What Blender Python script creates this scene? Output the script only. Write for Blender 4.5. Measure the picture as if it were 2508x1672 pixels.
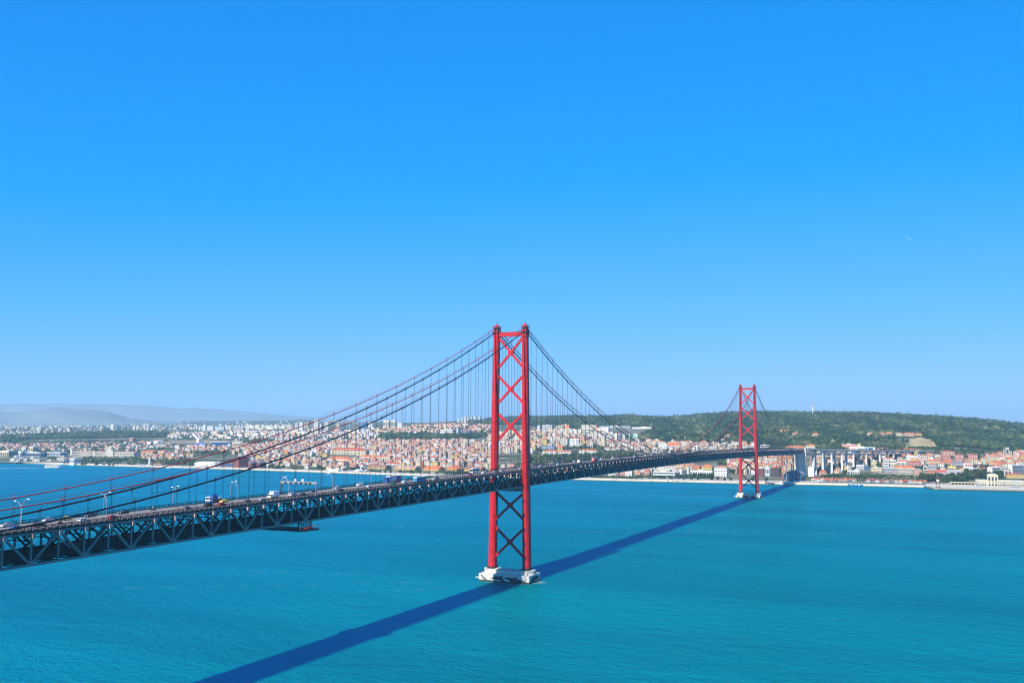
import bpy, bmesh, math, random
import numpy as np
from mathutils import Vector, Matrix

R = math.radians
rnd = random.Random(41)
S = bpy.context.scene
COL = S.collection
for o in list(bpy.data.objects):
    bpy.data.objects.remove(o)

# ------------------------------------------------------------------ camera, sky, sun, exposure
CAM = (292.984, -683.665, 109.978)
cd = bpy.data.cameras.new("camera")
cd.sensor_fit = 'HORIZONTAL'; cd.sensor_width = 36.0
cd.lens = 36.0 * 2432.82 / 2508.0
cd.clip_start = 1.0; cd.clip_end = 120000.0
cam = bpy.data.objects.new("camera", cd); COL.objects.link(cam)
YAW, PITCH, ROLL = -0.403813, 0.089213, -0.0055424
cam.matrix_world = (Matrix.Translation(CAM) @ Matrix.Rotation(-YAW, 4, 'Z')
                    @ Matrix.Rotation(math.pi / 2 + PITCH, 4, 'X') @ Matrix.Rotation(-ROLL, 4, 'Z'))
S.camera = cam

SUN_EL, SUN_AZ = 42.0, 2.2          # azimuth: degrees west of the bridge's southern axis
W = bpy.data.worlds.new("World"); S.world = W; W.use_nodes = True
nt = W.node_tree; nt.nodes.clear()
sky = nt.nodes.new('ShaderNodeTexSky'); sky.sky_type = 'NISHITA'; sky.sun_disc = False
sky.sun_elevation = R(SUN_EL); sky.sun_rotation = R(180 + SUN_AZ)
sky.altitude = 100; sky.air_density = 1.0; sky.dust_density = 0.1; sky.ozone_density = 4.0
# camera response: one curve per channel over the whole sky (black point on red, soft shoulder on green and blue)
sep = nt.nodes.new('ShaderNodeSeparateColor'); com = nt.nodes.new('ShaderNodeCombineColor')
def mnode(op, a, b, src):
    n = nt.nodes.new('ShaderNodeMath'); n.operation = op; nt.links.new(src, n.inputs[0]); n.inputs[1].default_value = a
    if b is not None: n.inputs[2].default_value = b
    return n.outputs[0]
red = mnode('MAXIMUM', 0.0, None, mnode('MULTIPLY_ADD', 0.30, -0.60, sep.outputs[0]))
grn = mnode('MULTIPLY', 0.866, None, mnode('POWER', 0.61, None, sep.outputs[1]))
blu = mnode('MULTIPLY', 2.95, None, mnode('POWER', 0.30, None, sep.outputs[2]))
nt.links.new(sky.outputs[0], sep.inputs[0])
for k, s_ in enumerate((red, grn, blu)): nt.links.new(s_, com.inputs[k])
bg = nt.nodes.new('ShaderNodeBackground'); bg.inputs['Strength'].default_value = 0.138
wo = nt.nodes.new('ShaderNodeOutputWorld')
nt.links.new(com.outputs[0], bg.inputs['Color']); nt.links.new(bg.outputs[0], wo.inputs['Surface'])

sl = bpy.data.lights.new("sun", 'SUN'); sl.energy = 4.9; sl.angle = R(0.7); sl.color = (1.0, 0.94, 0.83)
sun = bpy.data.objects.new("sun", sl); COL.objects.link(sun)
sun.rotation_euler = (R(90 - SUN_EL), 0, R(-SUN_AZ))
S.view_settings.view_transform = 'Standard'; S.view_settings.look = 'None'
S.view_settings.exposure = 0.58; S.view_settings.gamma = 1.0; S.view_settings.use_curve_mapping = False
S.render.engine = 'CYCLES'
S.cycles.use_denoising = True
S.cycles.max_bounces = 5; S.cycles.diffuse_bounces = 2; S.cycles.glossy_bounces = 2
S.cycles.transmission_bounces = 2; S.cycles.volume_bounces = 1; S.cycles.transparent_max_bounces = 4
S.cycles.caustics_reflective = False; S.cycles.caustics_refractive = False
S.cycles.sample_clamp_indirect = 4.0
S.render.film_transparent = False; S.cycles.filter_width = 1.15

# ------------------------------------------------------------------ materials
MATS = {}
def node_mat(name):
    m = bpy.data.materials.new(name); m.use_nodes = True
    t = m.node_tree; b = t.nodes['Principled BSDF']
    return m, t, b
def noise_tint(t, src, scale, amt, detail=4.0):
    """multiply a colour socket with a soft noise between 1-amt and 1+amt*0.6"""
    co = t.nodes.new('ShaderNodeTexCoord'); n = t.nodes.new('ShaderNodeTexNoise')
    n.inputs['Scale'].default_value = scale; n.inputs['Detail'].default_value = detail
    mr = t.nodes.new('ShaderNodeMapRange')
    mr.inputs['From Min'].default_value = 0.25; mr.inputs['From Max'].default_value = 0.75
    mr.inputs['To Min'].default_value = 1 - amt; mr.inputs['To Max'].default_value = 1 + amt * 0.6
    mx = t.nodes.new('ShaderNodeVectorMath'); mx.operation = 'SCALE'
    geo = t.nodes.new('ShaderNodeNewGeometry')
    t.links.new(geo.outputs['Position'], n.inputs['Vector'])
    t.links.new(n.outputs['Fac'], mr.inputs['Value'])
    t.links.new(src, mx.inputs[0]); t.links.new(mr.outputs[0], mx.inputs['Scale'])
    return mx.outputs[0]
def mat(name, rgb, rough=0.7, scale=0.6, amt=0.15, metal=0.0, spec=0.4):
    if name in MATS: return MATS[name]
    m, t, b = node_mat(name)
    c = t.nodes.new('ShaderNodeRGB'); c.outputs[0].default_value = (*rgb, 1)
    t.links.new(noise_tint(t, c.outputs[0], scale, amt), b.inputs['Base Color'])
    b.inputs['Roughness'].default_value = rough; b.inputs['Metallic'].default_value = metal
    b.inputs['Specular IOR Level'].default_value = spec
    MATS[name] = m
    return m
def mat_obj(name, rough=0.8, scale=0.3, amt=0.14, spec=0.3):
    if name in MATS: return MATS[name]
    m, t, b = node_mat(name)
    oi = t.nodes.new('ShaderNodeObjectInfo')
    t.links.new(noise_tint(t, oi.outputs['Color'], scale, amt), b.inputs['Base Color'])
    b.inputs['Roughness'].default_value = rough; b.inputs['Specular IOR Level'].default_value = spec
    MATS[name] = m
    return m
def mat_attr(name, rough=0.85, scale=0.1, amt=0.18, spec=0.25):
    if name in MATS: return MATS[name]
    m, t, b = node_mat(name)
    a = t.nodes.new('ShaderNodeAttribute'); a.attribute_name = 'Col'
    t.links.new(noise_tint(t, a.outputs['Color'], scale, amt), b.inputs['Base Color'])
    b.inputs['Roughness'].default_value = rough; b.inputs['Specular IOR Level'].default_value = spec
    MATS[name] = m
    return m

M_RED = mat('red_paint', (0.54, 0.013, 0.019), 0.5, 0.25, 0.25)
M_STEEL = mat('slate_steel', (0.215, 0.195, 0.19), 0.55, 0.5, 0.25)
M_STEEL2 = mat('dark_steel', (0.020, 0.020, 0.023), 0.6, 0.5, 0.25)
M_CABLE = mat('cable_wrap', (0.11, 0.028, 0.028), 0.6, 0.5, 0.2)
M_CABLE_RED = mat('red_cable_wrap', (0.30, 0.030, 0.030), 0.6, 0.5, 0.2)
M_ROPE = mat('wire_rope', (0.045, 0.045, 0.055), 0.6, 0.5, 0.2)
M_CONC = mat('pale_concrete', (0.60, 0.57, 0.50), 0.85, 0.45, 0.30)
M_CONCG = mat('grey_concrete', (0.42, 0.42, 0.41), 0.85, 0.15, 0.18)
M_ALGAE = mat('algae_stain', (0.035, 0.045, 0.025), 0.7, 0.6, 0.3)
M_PINK = mat('primer_pink', (0.52, 0.33, 0.30), 0.7, 0.5, 0.2)
M_ASPH = mat('worn_asphalt', (0.20, 0.185, 0.165), 0.9, 0.25, 0.2)
M_GRATE = mat('steel_grating', (0.16, 0.095, 0.08), 0.8, 0.4, 0.25)
M_PAINT = mat('road_paint', (0.7, 0.7, 0.68), 0.7, 0.5, 0.15)
M_GALV = mat('galvanised', (0.33, 0.31, 0.30), 0.5, 0.5, 0.1)
M_WHITE = mat('white_paint', (0.74, 0.73, 0.70), 0.6, 0.2, 0.10)
M_GLASS = mat('dark_glass', (0.045, 0.06, 0.085), 0.15, 0.2, 0.2, 0, 0.6)
M_RUB = mat('tyre_rubber', (0.015, 0.015, 0.016), 0.8)
M_OBJ = mat_obj('facade_paint'); M_ROOF = mat_obj('roof_tiles', 0.9, 0.5, 0.22)
M_CAR = mat_obj('car_paint', 0.3, 0.2, 0.03, 0.5)
M_LEAF = mat_obj('leaves', 0.85, 0.25, 0.35, 0.15); M_BARK = mat('bark', (0.08, 0.06, 0.045), 0.9)
M_ATTR = mat_attr('painted_surfaces'); M_LEAFA = mat_attr('woodland_leaves', 0.9, 0.05, 0.35, 0.1)

# ------------------------------------------------------------------ helpers
class MB:
    def __init__(s): s.v = []; s.f = []; s.m = []
    def quad(s, pts, mi=0):
        b = len(s.v); s.v += [tuple(p) for p in pts]; s.f.append(tuple(range(b, b + len(pts)))); s.m.append(mi)
    def box(s, x0, x1, y0, y1, z0, z1, mi=0, bottom=True):
        b = len(s.v)
        s.v += [(x0,y0,z0),(x1,y0,z0),(x1,y1,z0),(x0,y1,z0),(x0,y0,z1),(x1,y0,z1),(x1,y1,z1),(x0,y1,z1)]
        fs = [(4,5,6,7),(0,1,5,4),(1,2,6,5),(2,3,7,6),(3,0,4,7)]
        if bottom: fs.append((3,2,1,0))
        s.f += [tuple(b+i for i in f) for f in fs]; s.m += [mi]*len(fs)
        return s
    def taper(s, c0, h0, z0, c1, h1, z1, mi=0):
        """box whose bottom rectangle (centre c0, half sizes h0) and top rectangle differ"""
        b = len(s.v)
        for (c, h, z) in ((c0,h0,z0),(c1,h1,z1)):
            s.v += [(c[0]-h[0],c[1]-h[1],z),(c[0]+h[0],c[1]-h[1],z),(c[0]+h[0],c[1]+h[1],z),(c[0]-h[0],c[1]+h[1],z)]
        fs = [(4,5,6,7),(0,1,5,4),(1,2,6,5),(2,3,7,6),(3,0,4,7),(3,2,1,0)]
        s.f += [tuple(b+i for i in f) for f in fs]; s.m += [mi]*6
        return s
    def bar(s, p, q, w, h=None, mi=0, up=(0,0,1)):
        """rectangular bar from p to q, w across, h along 'up'"""
        p = Vector(p); q = Vector(q); d = (q-p).normalized(); u = Vector(up)
        if abs(d.dot(u)) > 0.98: u = Vector((1,0,0))
        a = d.cross(u).normalized(); c = a.cross(d).normalized(); h = h or w
        b = len(s.v)
        for e in (p, q):
            for (i, j) in ((-1,-1),(1,-1),(1,1),(-1,1)):
                s.v.append(tuple(e + a*(i*w/2) + c*(j*h/2)))
        fs = [(0,1,5,4),(1,2,6,5),(2,3,7,6),(3,0,4,7),(3,2,1,0),(4,5,6,7)]
        s.f += [tuple(b+i for i in f) for f in fs]; s.m += [mi]*6
        return s
    def tube(s, pts, r, n=8, mi=0, caps=True):
        b = len(s.v); P = [Vector(p) for p in pts]; k = len(P)
        rr = r if isinstance(r, (list, tuple)) else [r]*k
        for i, p in enumerate(P):
            d = (P[min(i+1,k-1)] - P[max(i-1,0)]).normalized()
            u = Vector((0,0,1)) if abs(d.z) < 0.95 else Vector((0,1,0))
            a = d.cross(u).normalized(); c = a.cross(d).normalized()
            for j in range(n):
                t = 2*math.pi*j/n
                s.v.append(tuple(p + a*(math.cos(t)*rr[i]) + c*(math.sin(t)*rr[i])))
        for i in range(k-1):
            for j in range(n):
                s.f.append((b+i*n+j, b+i*n+(j+1)%n, b+(i+1)*n+(j+1)%n, b+(i+1)*n+j)); s.m.append(mi)
        if caps:
            s.f.append(tuple(b+j for j in reversed(range(n)))); s.m.append(mi)
            s.f.append(tuple(b+(k-1)*n+j for j in range(n))); s.m.append(mi)
        return s
    def prism(s, prof, axis, a0, a1, mi=0):
        """extrude a closed 2-D profile; axis 'x' (profile y,z), 'y' (profile x,z) or 'z' (profile x,y)"""
        b = len(s.v); n = len(prof)
        for a in (a0, a1):
            for (u, w) in prof:
                s.v.append((a,u,w) if axis == 'x' else (u,a,w) if axis == 'y' else (u,w,a))
        for j in range(n):
            s.f.append((b+j, b+(j+1)%n, b+n+(j+1)%n, b+n+j)); s.m.append(mi)
        s.f.append(tuple(b+j for j in reversed(range(n)))); s.f.append(tuple(b+n+j for j in range(n))); s.m += [mi]*2
        return s
    def roof(s, x0, x1, y0, y1, z, h, style='hip', ov=0.4, mi=0):
        x0 -= ov; x1 += ov; y0 -= ov; y1 += ov; b = len(s.v); w, d = x1-x0, y1-y0
        if style == 'flat':
            return s.box(x0, x1, y0, y1, z, z+h, mi)
        if style == 'shed':
            s.v += [(x0,y0,z),(x1,y0,z),(x1,y1,z),(x0,y1,z),(x1,y1,z+h),(x0,y1,z+h)]
            fs = [(0,1,4,5),(1,2,4),(0,5,3),(2,3,5,4),(3,2,1,0)]
        elif w >= d:
            i = min(d/2, w/2-0.01) if style == 'hip' else 0
            s.v += [(x0,y0,z),(x1,y0,z),(x1,y1,z),(x0,y1,z),(x0+i,(y0+y1)/2,z+h),(x1-i,(y0+y1)/2,z+h)]
            fs = [(0,1,5,4),(2,3,4,5),(1,2,5),(3,0,4),(3,2,1,0)]
        else:
            i = min(w/2, d/2-0.01) if style == 'hip' else 0
            s.v += [(x0,y0,z),(x1,y0,z),(x1,y1,z),(x0,y1,z),((x0+x1)/2,y0+i,z+h),((x0+x1)/2,y1-i,z+h)]
            fs = [(1,2,5,4),(3,0,4,5),(0,1,4),(2,3,5),(3,2,1,0)]
        s.f += [tuple(b+i for i in f) for f in fs]; s.m += [mi]*len(fs)
        return s
    def dome(s, c, r, h, n=12, rings=5, mi=0):
        b = len(s.v)
        for i in range(rings):
            t = i/rings*math.pi/2
            for j in range(n):
                a = 2*math.pi*j/n
                s.v.append((c[0]+r*math.cos(t)*math.cos(a), c[1]+r*math.cos(t)*math.sin(a), c[2]+h*math.sin(t)))
        s.v.append((c[0],c[1],c[2]+h)); top = len(s.v)-1
        for i in range(rings-1):
            for j in range(n):
                s.f.append((b+i*n+j, b+i*n+(j+1)%n, b+(i+1)*n+(j+1)%n, b+(i+1)*n+j)); s.m.append(mi)
        for j in range(n):
            s.f.append((b+(rings-1)*n+j, b+(rings-1)*n+(j+1)%n, top)); s.m.append(mi)
        return s
    def mesh(s, name, mats):
        me = bpy.data.meshes.new(name); me.from_pydata(s.v, [], s.f)
        for m in (mats if isinstance(mats, (list, tuple)) else [mats]): me.materials.append(m)
        if any(s.m): me.polygons.foreach_set('material_index', s.m)
        me.update(); return me
    def build(s, name, mats, parent=None, loc=None, color=None, rot=None):
        return link(name, s.mesh(name, mats), parent, loc, color, rot)

def link(name, me, parent=None, loc=None, color=None, rot=None, scale=None):
    o = bpy.data.objects.new(name, me); COL.objects.link(o)
    if parent is not None: o.parent = parent
    if loc is not None: o.location = loc
    if rot is not None: o.rotation_euler = rot
    if scale is not None: o.scale = scale
    if color is not None: o.color = (*color, 1)
    return o
def tag(o, label=None, cat=None, group=None, kind=None):
    if label: o['label'] = label
    if cat: o['category'] = cat
    if group: o['group'] = group
    if kind: o['kind'] = kind
    return o
def thing(name, loc, label, cat, group=None, rotz=0.0):
    o = bpy.data.objects.new(name, None); COL.objects.link(o); o.empty_display_size = 0.5
    o.location = loc; o.rotation_euler = (0, 0, rotz)
    return tag(o, label, cat, group)
def part(name, parent, label=None):
    o = bpy.data.objects.new(name, None); COL.objects.link(o); o.parent = parent; o.empty_display_size = 0.5
    if label: o['label'] = label
    return o

# ------------------------------------------------------------------ terrain heights (north bank)
TS = np.array([-1.5502,-1.2024,-1.0874,-0.9797,-0.8786,-0.7834,-0.6937,-0.5818,-0.5031,-0.4285,-0.3578,-0.2906,-0.2582,-0.2183,-0.1897,-0.1657,-0.1076,-0.0521,0.0009,0.0349,0.0706,0.1914])
TY = np.array([1560,1610,1750,1900,2100,2300,2600,2900,3250,3600,4000,4500,5200,6000,7500,9000,12000,14500,20000,60000], float)
TZ = np.array([[3.3,4.2,5,5.6,8,11,21,32.9,47.4,57.8,64.6,72.7,89.6,103.5,132.7,161.1,216.5,70,60,60],
 [3.3,4.2,5,7.1,10.2,14.8,21.9,32.1,42.3,53.3,61.3,70.8,83.8,97.3,122.4,152.2,201.3,70,60,60],
 [3.3,4.2,5.4,7.4,11.6,16,24.5,34.3,46.3,57.1,67.6,77.2,89,100.8,125.7,155.2,204.1,70,60,60],
 [3.3,4.2,5,7.7,13,18.7,28.6,38.3,50,60.6,71,80.6,92.2,104,128.8,158.1,200,70,60,60],
 [3.3,4.2,5,7.9,14.3,21.2,30.8,42,53.6,61.8,71.7,83.7,96.8,110.5,136,170.8,235.5,70,60,60],
 [3.3,4.2,5.6,9.4,16.9,25,36.1,47.3,59.8,71.4,81.8,91.8,104.1,116.7,150.9,187.6,237,70,60,60],
 [3.3,4.2,5,9.6,18,25.8,38,50.5,65.7,80.5,93.6,107,120.9,135.4,165,203.4,257.1,70,60,60],
 [3.3,4.2,5.4,10.4,20.2,29,40.8,52.9,70.3,89.8,107.6,126.8,142.9,159.9,180.7,200.4,100,70,60,60],
 [3.3,4.2,5.9,10.6,21.1,29.6,42.4,55.8,74.6,95.9,115.9,137.8,155,173.3,150,120,100,70,60,60],
 [3.3,4.2,6.3,11.8,22,30.2,43.9,59.3,78.8,100.7,121.6,139,159.9,193.4,190,120,100,70,60,60],
 [3.3,5.2,7.7,13.6,23.5,32,46.8,62.7,83.5,105.2,125,144.6,170.9,200.9,190,120,100,70,60,60],
 [3.3,5.7,8,13.6,24.8,34.4,49.5,66.6,88.9,112.3,136.2,160.8,192.6,192.5,150,120,100,70,60,60],
 [3.3,5.5,8.2,13.3,25.2,35.5,50.8,68.5,92.3,114.8,138.6,159,176.6,177.3,150,120,100,70,60,60],
 [3.3,5.4,8.4,13.3,26,37,52.5,71.1,96.4,121.8,147.8,172.1,196.2,199.7,150,120,100,70,60,60],
 [3.3,5.5,8.7,13.6,26.8,38.3,54.3,73.2,99.4,124.9,151.4,177.5,208.1,210.6,150,120,100,70,60,60],
 [3.3,5.3,8.6,13.7,27.4,39.3,55.9,75.4,102,128.8,155,182.7,211.5,215.9,150,120,100,70,60,60],
 [3.3,5.8,8.9,14.8,29.1,42,59.5,78.7,105,129.7,155.5,178.7,207.6,210.4,150,120,100,70,60,60],
 [3.3,5.8,9.2,15.8,29.7,42.2,59.2,78.5,104.1,129,152.4,175.8,201.6,207.7,150,120,100,70,60,60],
 [3.3,6.3,9.5,16.7,29.2,40.1,55.2,73,95.9,120.3,142.3,163.3,183.7,190,130,110,90,70,60,60],
 [3.3,6.6,10.5,16.7,27.9,37.4,49.4,65,86.7,109.9,130.7,150.2,167.5,168,120,100,80,70,60,60],
 [3.3,6.6,10.8,16.9,27.8,34.8,43.9,53.5,69.4,92.2,114.4,131.8,142.2,139.3,110,100,80,70,60,60],
 [3.3,6,10.4,18.4,28.5,33.9,38.6,44.4,54.2,69.8,82.2,91.7,92.2,96.7,60,60,60,70,60,60]])
def Hz(X, Y):
    X = np.asarray(X, float); Y = np.asarray(Y, float)
    t = (X-CAM[0])/(Y-CAM[1])
    i = np.clip(np.searchsorted(TS, t)-1, 0, len(TS)-2); j = np.clip(np.searchsorted(TY, Y)-1, 0, len(TY)-2)
    a = np.clip((t-TS[i])/(TS[i+1]-TS[i]), 0, 1); b = np.clip((Y-TY[j])/(TY[j+1]-TY[j]), 0, 1)
    return (TZ[i,j]*(1-a)+TZ[i+1,j]*a)*(1-b)+(TZ[i,j+1]*(1-a)+TZ[i+1,j+1]*a)*b
def H(x, y): return float(Hz(x, y))
def inside(poly, X, Y):
    X = np.asarray(X); Y = np.asarray(Y); r = np.zeros(X.shape, bool); n = len(poly)
    for k in range(n):
        x0, y0 = poly[k]; x1, y1 = poly[(k+1) % n]
        if y0 == y1: continue
        c = ((y0 > Y) != (y1 > Y)) & (X < (x1-x0)*(Y-y0)/(y1-y0)+x0); r ^= c
    return r

FOREST = [[(-2117,4605.9),(-1883.5,4632.2),(-1672.2,4230.7),(-1382.9,4000),(-1261.6,4085.6),(-1005.3,3853.9),(-800.7,3518.8),(-831.3,3245.2),(-684.5,2894.3),(-657.5,2967.7),(-612.3,3036.9),(-492,2912.3),(-307.5,2774.4),(-232.5,2731.1),(-71.2,2699.9),(38.6,2753),(66.2,2920.2),(165.3,3067.1),(204.7,3089.9),(296,2806.2),(438.1,2812.6),(552,2802.7),(796.1,3148.6),(1306.2,7000),(781.9,6200),(301.5,6300),(-435.3,6100),(-1220.9,6000),(-1706.9,6200),(-2349,6700),(-3207.2,7000)],
 [(-4165.7,3023.6),(-4240.4,3344.4),(-3897.1,3443),(-3651.6,3641.2),(-4047.5,4144.8),(-4684.6,4392.6),(-4806.1,4001.7),(-4732.6,3493.6)],
 [(-1925.2,3059.1),(-1753.1,3002.2),(-1603.3,2973.4),(-1521.9,3322.3),(-1621.3,3541.5),(-1730.3,3419.9),(-1865.1,3436.3),(-2212.9,3543.5)],
 [(-2239.9,4614.9),(-1985.1,4427),(-2391.1,5438.1),(-2612.5,5393.9)],
 [(-2391.7,2743.4),(-2318.2,2869.2),(-2460.1,3061.9),(-2596.2,3003.7)]]
FIELDS = [((0.3, 0.23, 0.15),[(-3180.9,3126.1),(-2984.6,3188.4),(-2743.7,3087.3),(-2546.6,2843.1),(-2759.7,2923.4),(-2974.3,2900.1)]),
 ((0.44, 0.34, 0.16),[(192.9,2649.4),(202.1,3088.4),(246,3195.5),(291.4,2951.3),(293.3,2698.6)]),
 ((0.3, 0.26, 0.17),[(-567.6,2804.2),(-592.2,2941.2),(-537,2952.6),(-488.9,2798.2)]),
 ((0.3, 0.27, 0.18),[(-267.8,2699.9),(-195.5,2660.4),(-104.8,2552.6),(-111.1,2604.4),(-237.8,2766.4)]),
 ((0.12, 0.13, 0.05),[(-1908.6,3031.1),(-1583.7,2900),(-1494.2,3017.5),(-1543.8,3120.1),(-1662.7,3050.6)]),
 ((0.16, 0.15, 0.06),[(-330.2,1492),(-237.3,1492),(-237.3,1492),(-330.2,1492)]),
 ((0.17, 0.17, 0.12),[(-3129.1,2760.1),(-2950.2,2698.4),(-3144.1,2900.1),(-3340.6,2972.4)]),
 ((0.26, 0.22, 0.15),[(-1329.9,3375),(-1114.5,3250),(-1208.9,3513.8),(-1395.6,3539.3)])]     # (colour, polygon)

def build_terrain():
    t = np.arange(-1.9, 0.56, 0.0065)
    y = np.concatenate([np.arange(1560, 5400, 22.0), np.geomspace(5400, 30000, 60)])
    tt, yy = np.meshgrid(t, y); X = CAM[0]+tt*(yy-CAM[1]); Y = yy
    Z = Hz(X, Y)
    rs = np.random.RandomState(3)
    bump = (np.sin(X*.011+Y*.007)+np.sin(X*.023-Y*.017+1.3)+np.sin(Y*.031+X*.004))*np.clip((Y-2300)/3000, 0, 1.0)*1.2
    ry = np.clip((Y-3700)/1400, 0, 1)*np.clip((9000-Y)/1500, 0, 1)
    Z = Z+bump
    n, m = tt.shape
    V = np.stack([X, Y, Z], -1).reshape(-1, 3)
    idx = np.arange(n*m).reshape(n, m)
    F = np.stack([idx[:-1,:-1], idx[:-1,1:], idx[1:,1:], idx[1:,:-1]], -1).reshape(-1, 4)
    F = F[(V[F,0].min(1) > -32000) & (V[F,0].max(1) < 13500)]
    me = np_mesh('ground', V, F)
    xs, ys = X.ravel(), Y.ravel()
    c = np.empty((n*m, 3)); c[:] = (0.19, 0.175, 0.125)
    gn = np.sin(xs*.017+ys*.011)+np.sin(xs*.031-ys*.023+2)+np.sin(xs*.007-ys*.019)+rs.normal(0,.7,n*m); c[gn > .1] = (0.095,0.105,0.045); c[gn > 1.4] = (0.05,0.07,0.028)
    far = ys > 6500; c[far] = (0.10, 0.115, 0.075)
    for p in FOREST:
        c[inside(p, xs, ys)] = (0.045, 0.062, 0.026)
    for col, p in FIELDS:
        c[inside(p, xs, ys)] = col
    c *= (0.8+0.4*rs.rand(n*m))[:, None]
    set_col(me, c)
    me.materials.append(mat_attr('earth', 0.95, 0.02, 0.35, 0.1))
    tag(link('ground', me), kind='structure')
def np_mesh(name, V, F):
    me = bpy.data.meshes.new(name); V = np.asarray(V, np.float32); F = np.asarray(F, np.int32)
    me.vertices.add(len(V)); me.vertices.foreach_set('co', V.ravel())
    k = F.shape[1]; me.loops.add(F.size); me.loops.foreach_set('vertex_index', F.ravel())
    me.polygons.add(len(F)); me.polygons.foreach_set('loop_start', np.arange(len(F), dtype=np.int32)*k)
    me.polygons.foreach_set('loop_total', np.full(len(F), k, np.int32))
    me.update(calc_edges=True); return me
def set_col(me, c):
    a = me.color_attributes.new('Col', 'FLOAT_COLOR', 'POINT')
    a.data.foreach_set('color', np.concatenate([c, np.ones((len(c), 1))], 1).astype(np.float32).ravel())
build_terrain()

# ------------------------------------------------------------------ river
def build_water():
    m, t, b = node_mat('river_water')
    geo = t.nodes.new('ShaderNodeNewGeometry')
    def noise(sx, sy, scale, detail, rough=0.6):
        mp = t.nodes.new('ShaderNodeMapping'); mp.inputs['Scale'].default_value = (sx, sy, 1)
        mp.inputs['Rotation'].default_value = (0, 0, R(12))
        n = t.nodes.new('ShaderNodeTexNoise'); n.inputs['Scale'].default_value = scale
        n.inputs['Detail'].default_value = detail; n.inputs['Roughness'].default_value = rough
        t.links.new(geo.outputs['Position'], mp.inputs['Vector']); t.links.new(mp.outputs[0], n.inputs['Vector'])
        return n.outputs['Fac']
    w1 = noise(0.72, 1.0, 0.42, 5.0, 0.62); w2 = noise(0.7, 1.0, 0.09, 2.0)
    patch = noise(0.22, 1.0, 0.006, 4.0)
    add = t.nodes.new('ShaderNodeMath'); add.operation = 'MULTIPLY_ADD'; add.inputs[1].default_value = 1.2
    t.links.new(w2, add.inputs[0]); t.links.new(w1, add.inputs[2])
    bp = t.nodes.new('ShaderNodeBump'); bp.inputs['Strength'].default_value = 1.0; bp.inputs['Distance'].default_value = 2.7
    t.links.new(add.outputs[0], bp.inputs['Height'])
    mr = t.nodes.new('ShaderNodeMapRange'); mr.inputs['From Min'].default_value = 0.35; mr.inputs['From Max'].default_value = 0.65
    mx = t.nodes.new('ShaderNodeMix'); mx.data_type = 'RGBA'
    mx.inputs['A'].default_value = (0.0004, 0.165, 0.150, 1); mx.inputs['B'].default_value = (0.0007, 0.245, 0.235, 1)
    t.links.new(patch, mr.inputs['Value']); t.links.new(mr.outputs[0], mx.inputs['Factor'])
    # small whitecaps and foam streaks
    fo = noise(0.12, 1.0, 0.035, 9.0, 0.78)
    fr = t.nodes.new('ShaderNodeMapRange'); fr.inputs['From Min'].default_value = 0.70; fr.inputs['From Max'].default_value = 0.80
    t.links.new(fo, fr.inputs['Value'])
    mx2 = t.nodes.new('ShaderNodeMix'); mx2.data_type = 'RGBA'; mx2.inputs['B'].default_value = (0.35, 0.45, 0.48, 1)
    t.links.new(fr.outputs[0], mx2.inputs['Factor']); t.links.new(mx.outputs['Result'], mx2.inputs['A'])
    out = t.nodes['Material Output']; t.nodes.remove(b)
    df = t.nodes.new('ShaderNodeBsdfDiffuse'); gl = t.nodes.new('ShaderNodeBsdfGlossy'); fz = t.nodes.new('ShaderNodeFresnel'); ms = t.nodes.new('ShaderNodeMixShader')
    gl.inputs['Roughness'].default_value = 0.14; gl.inputs['Color'].default_value = (0.02, 0.36, 1.0, 1); fz.inputs['IOR'].default_value = 1.66
    for n in (df, gl, fz): t.links.new(bp.outputs[0], n.inputs['Normal'])
    t.links.new(mx2.outputs['Result'], df.inputs['Color']); t.links.new(fz.outputs[0], ms.inputs['Fac'])
    t.links.new(df.outputs[0], ms.inputs[1]); t.links.new(gl.outputs[0], ms.inputs[2]); t.links.new(ms.outputs[0], out.inputs['Surface'])
    q = MB(); q.quad([(-26000,-3500,0),(9000,-3500,0),(9000,1700,0),(-26000,1700,0)])
    tag(q.build('river_water', m), kind='structure')
build_water()

# ------------------------------------------------------------------ embankment along the far shore
def strip(name, line, prof, mats, midx, kind='structure', label=None):
    """sweep a (distance inland, z) profile along a shoreline polyline of (X, Y)"""
    q = MB(); k = len(prof)
    for (x, y) in line:
        for (d, z) in prof: q.v.append((x, y+d, z))
    for i in range(len(line)-1):
        for j in range(k-1):
            q.f.append((i*k+j, (i+1)*k+j, (i+1)*k+j+1, i*k+j+1)); q.m.append(midx[j])
    n = len(line)-1
    q.f.append(tuple(range(k-1, -1, -1))); q.m.append(midx[0]); q.f.append(tuple(n*k+j for j in range(k))); q.m.append(midx[0])
    return tag(q.build(name, mats), kind=kind, label=label)
M_PAVE = mat('promenade_paving', (0.40, 0.37, 0.31), 0.9, 0.05, 0.2)
M_STONE = mat('river_wall_stone', (0.60, 0.51, 0.36), 0.9, 0.12, 0.18)
M_SLIME = mat('tidal_slime', (0.20, 0.16, 0.07), 0.8, 0.2, 0.3)
M_GREEN = mat('mown_grass', (0.13, 0.14, 0.045), 0.95, 0.05, 0.3)
PROF = [(0,-3),(0,0.1),(1.5,1.1),(7,3.3),(8,3.95),(60,3.95),(150,3.6)]
strip('embankment', [(-26000,1640),(-6000,1600),(-2411,1569),(-2336,1562)], PROF, [M_SLIME,M_STONE,M_PAVE], [0,0,1,1,2,2])
strip('embankment', [(-2303,1560),(-1875,1535),(-1433,1515),(-1132,1470),(-967,1443),(-820,1440),(-336,1445),(-128,1466),(-20,1474),(60,1486)], PROF, [M_SLIME,M_STONE,M_PAVE], [0,0,1,1,2,2])
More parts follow.
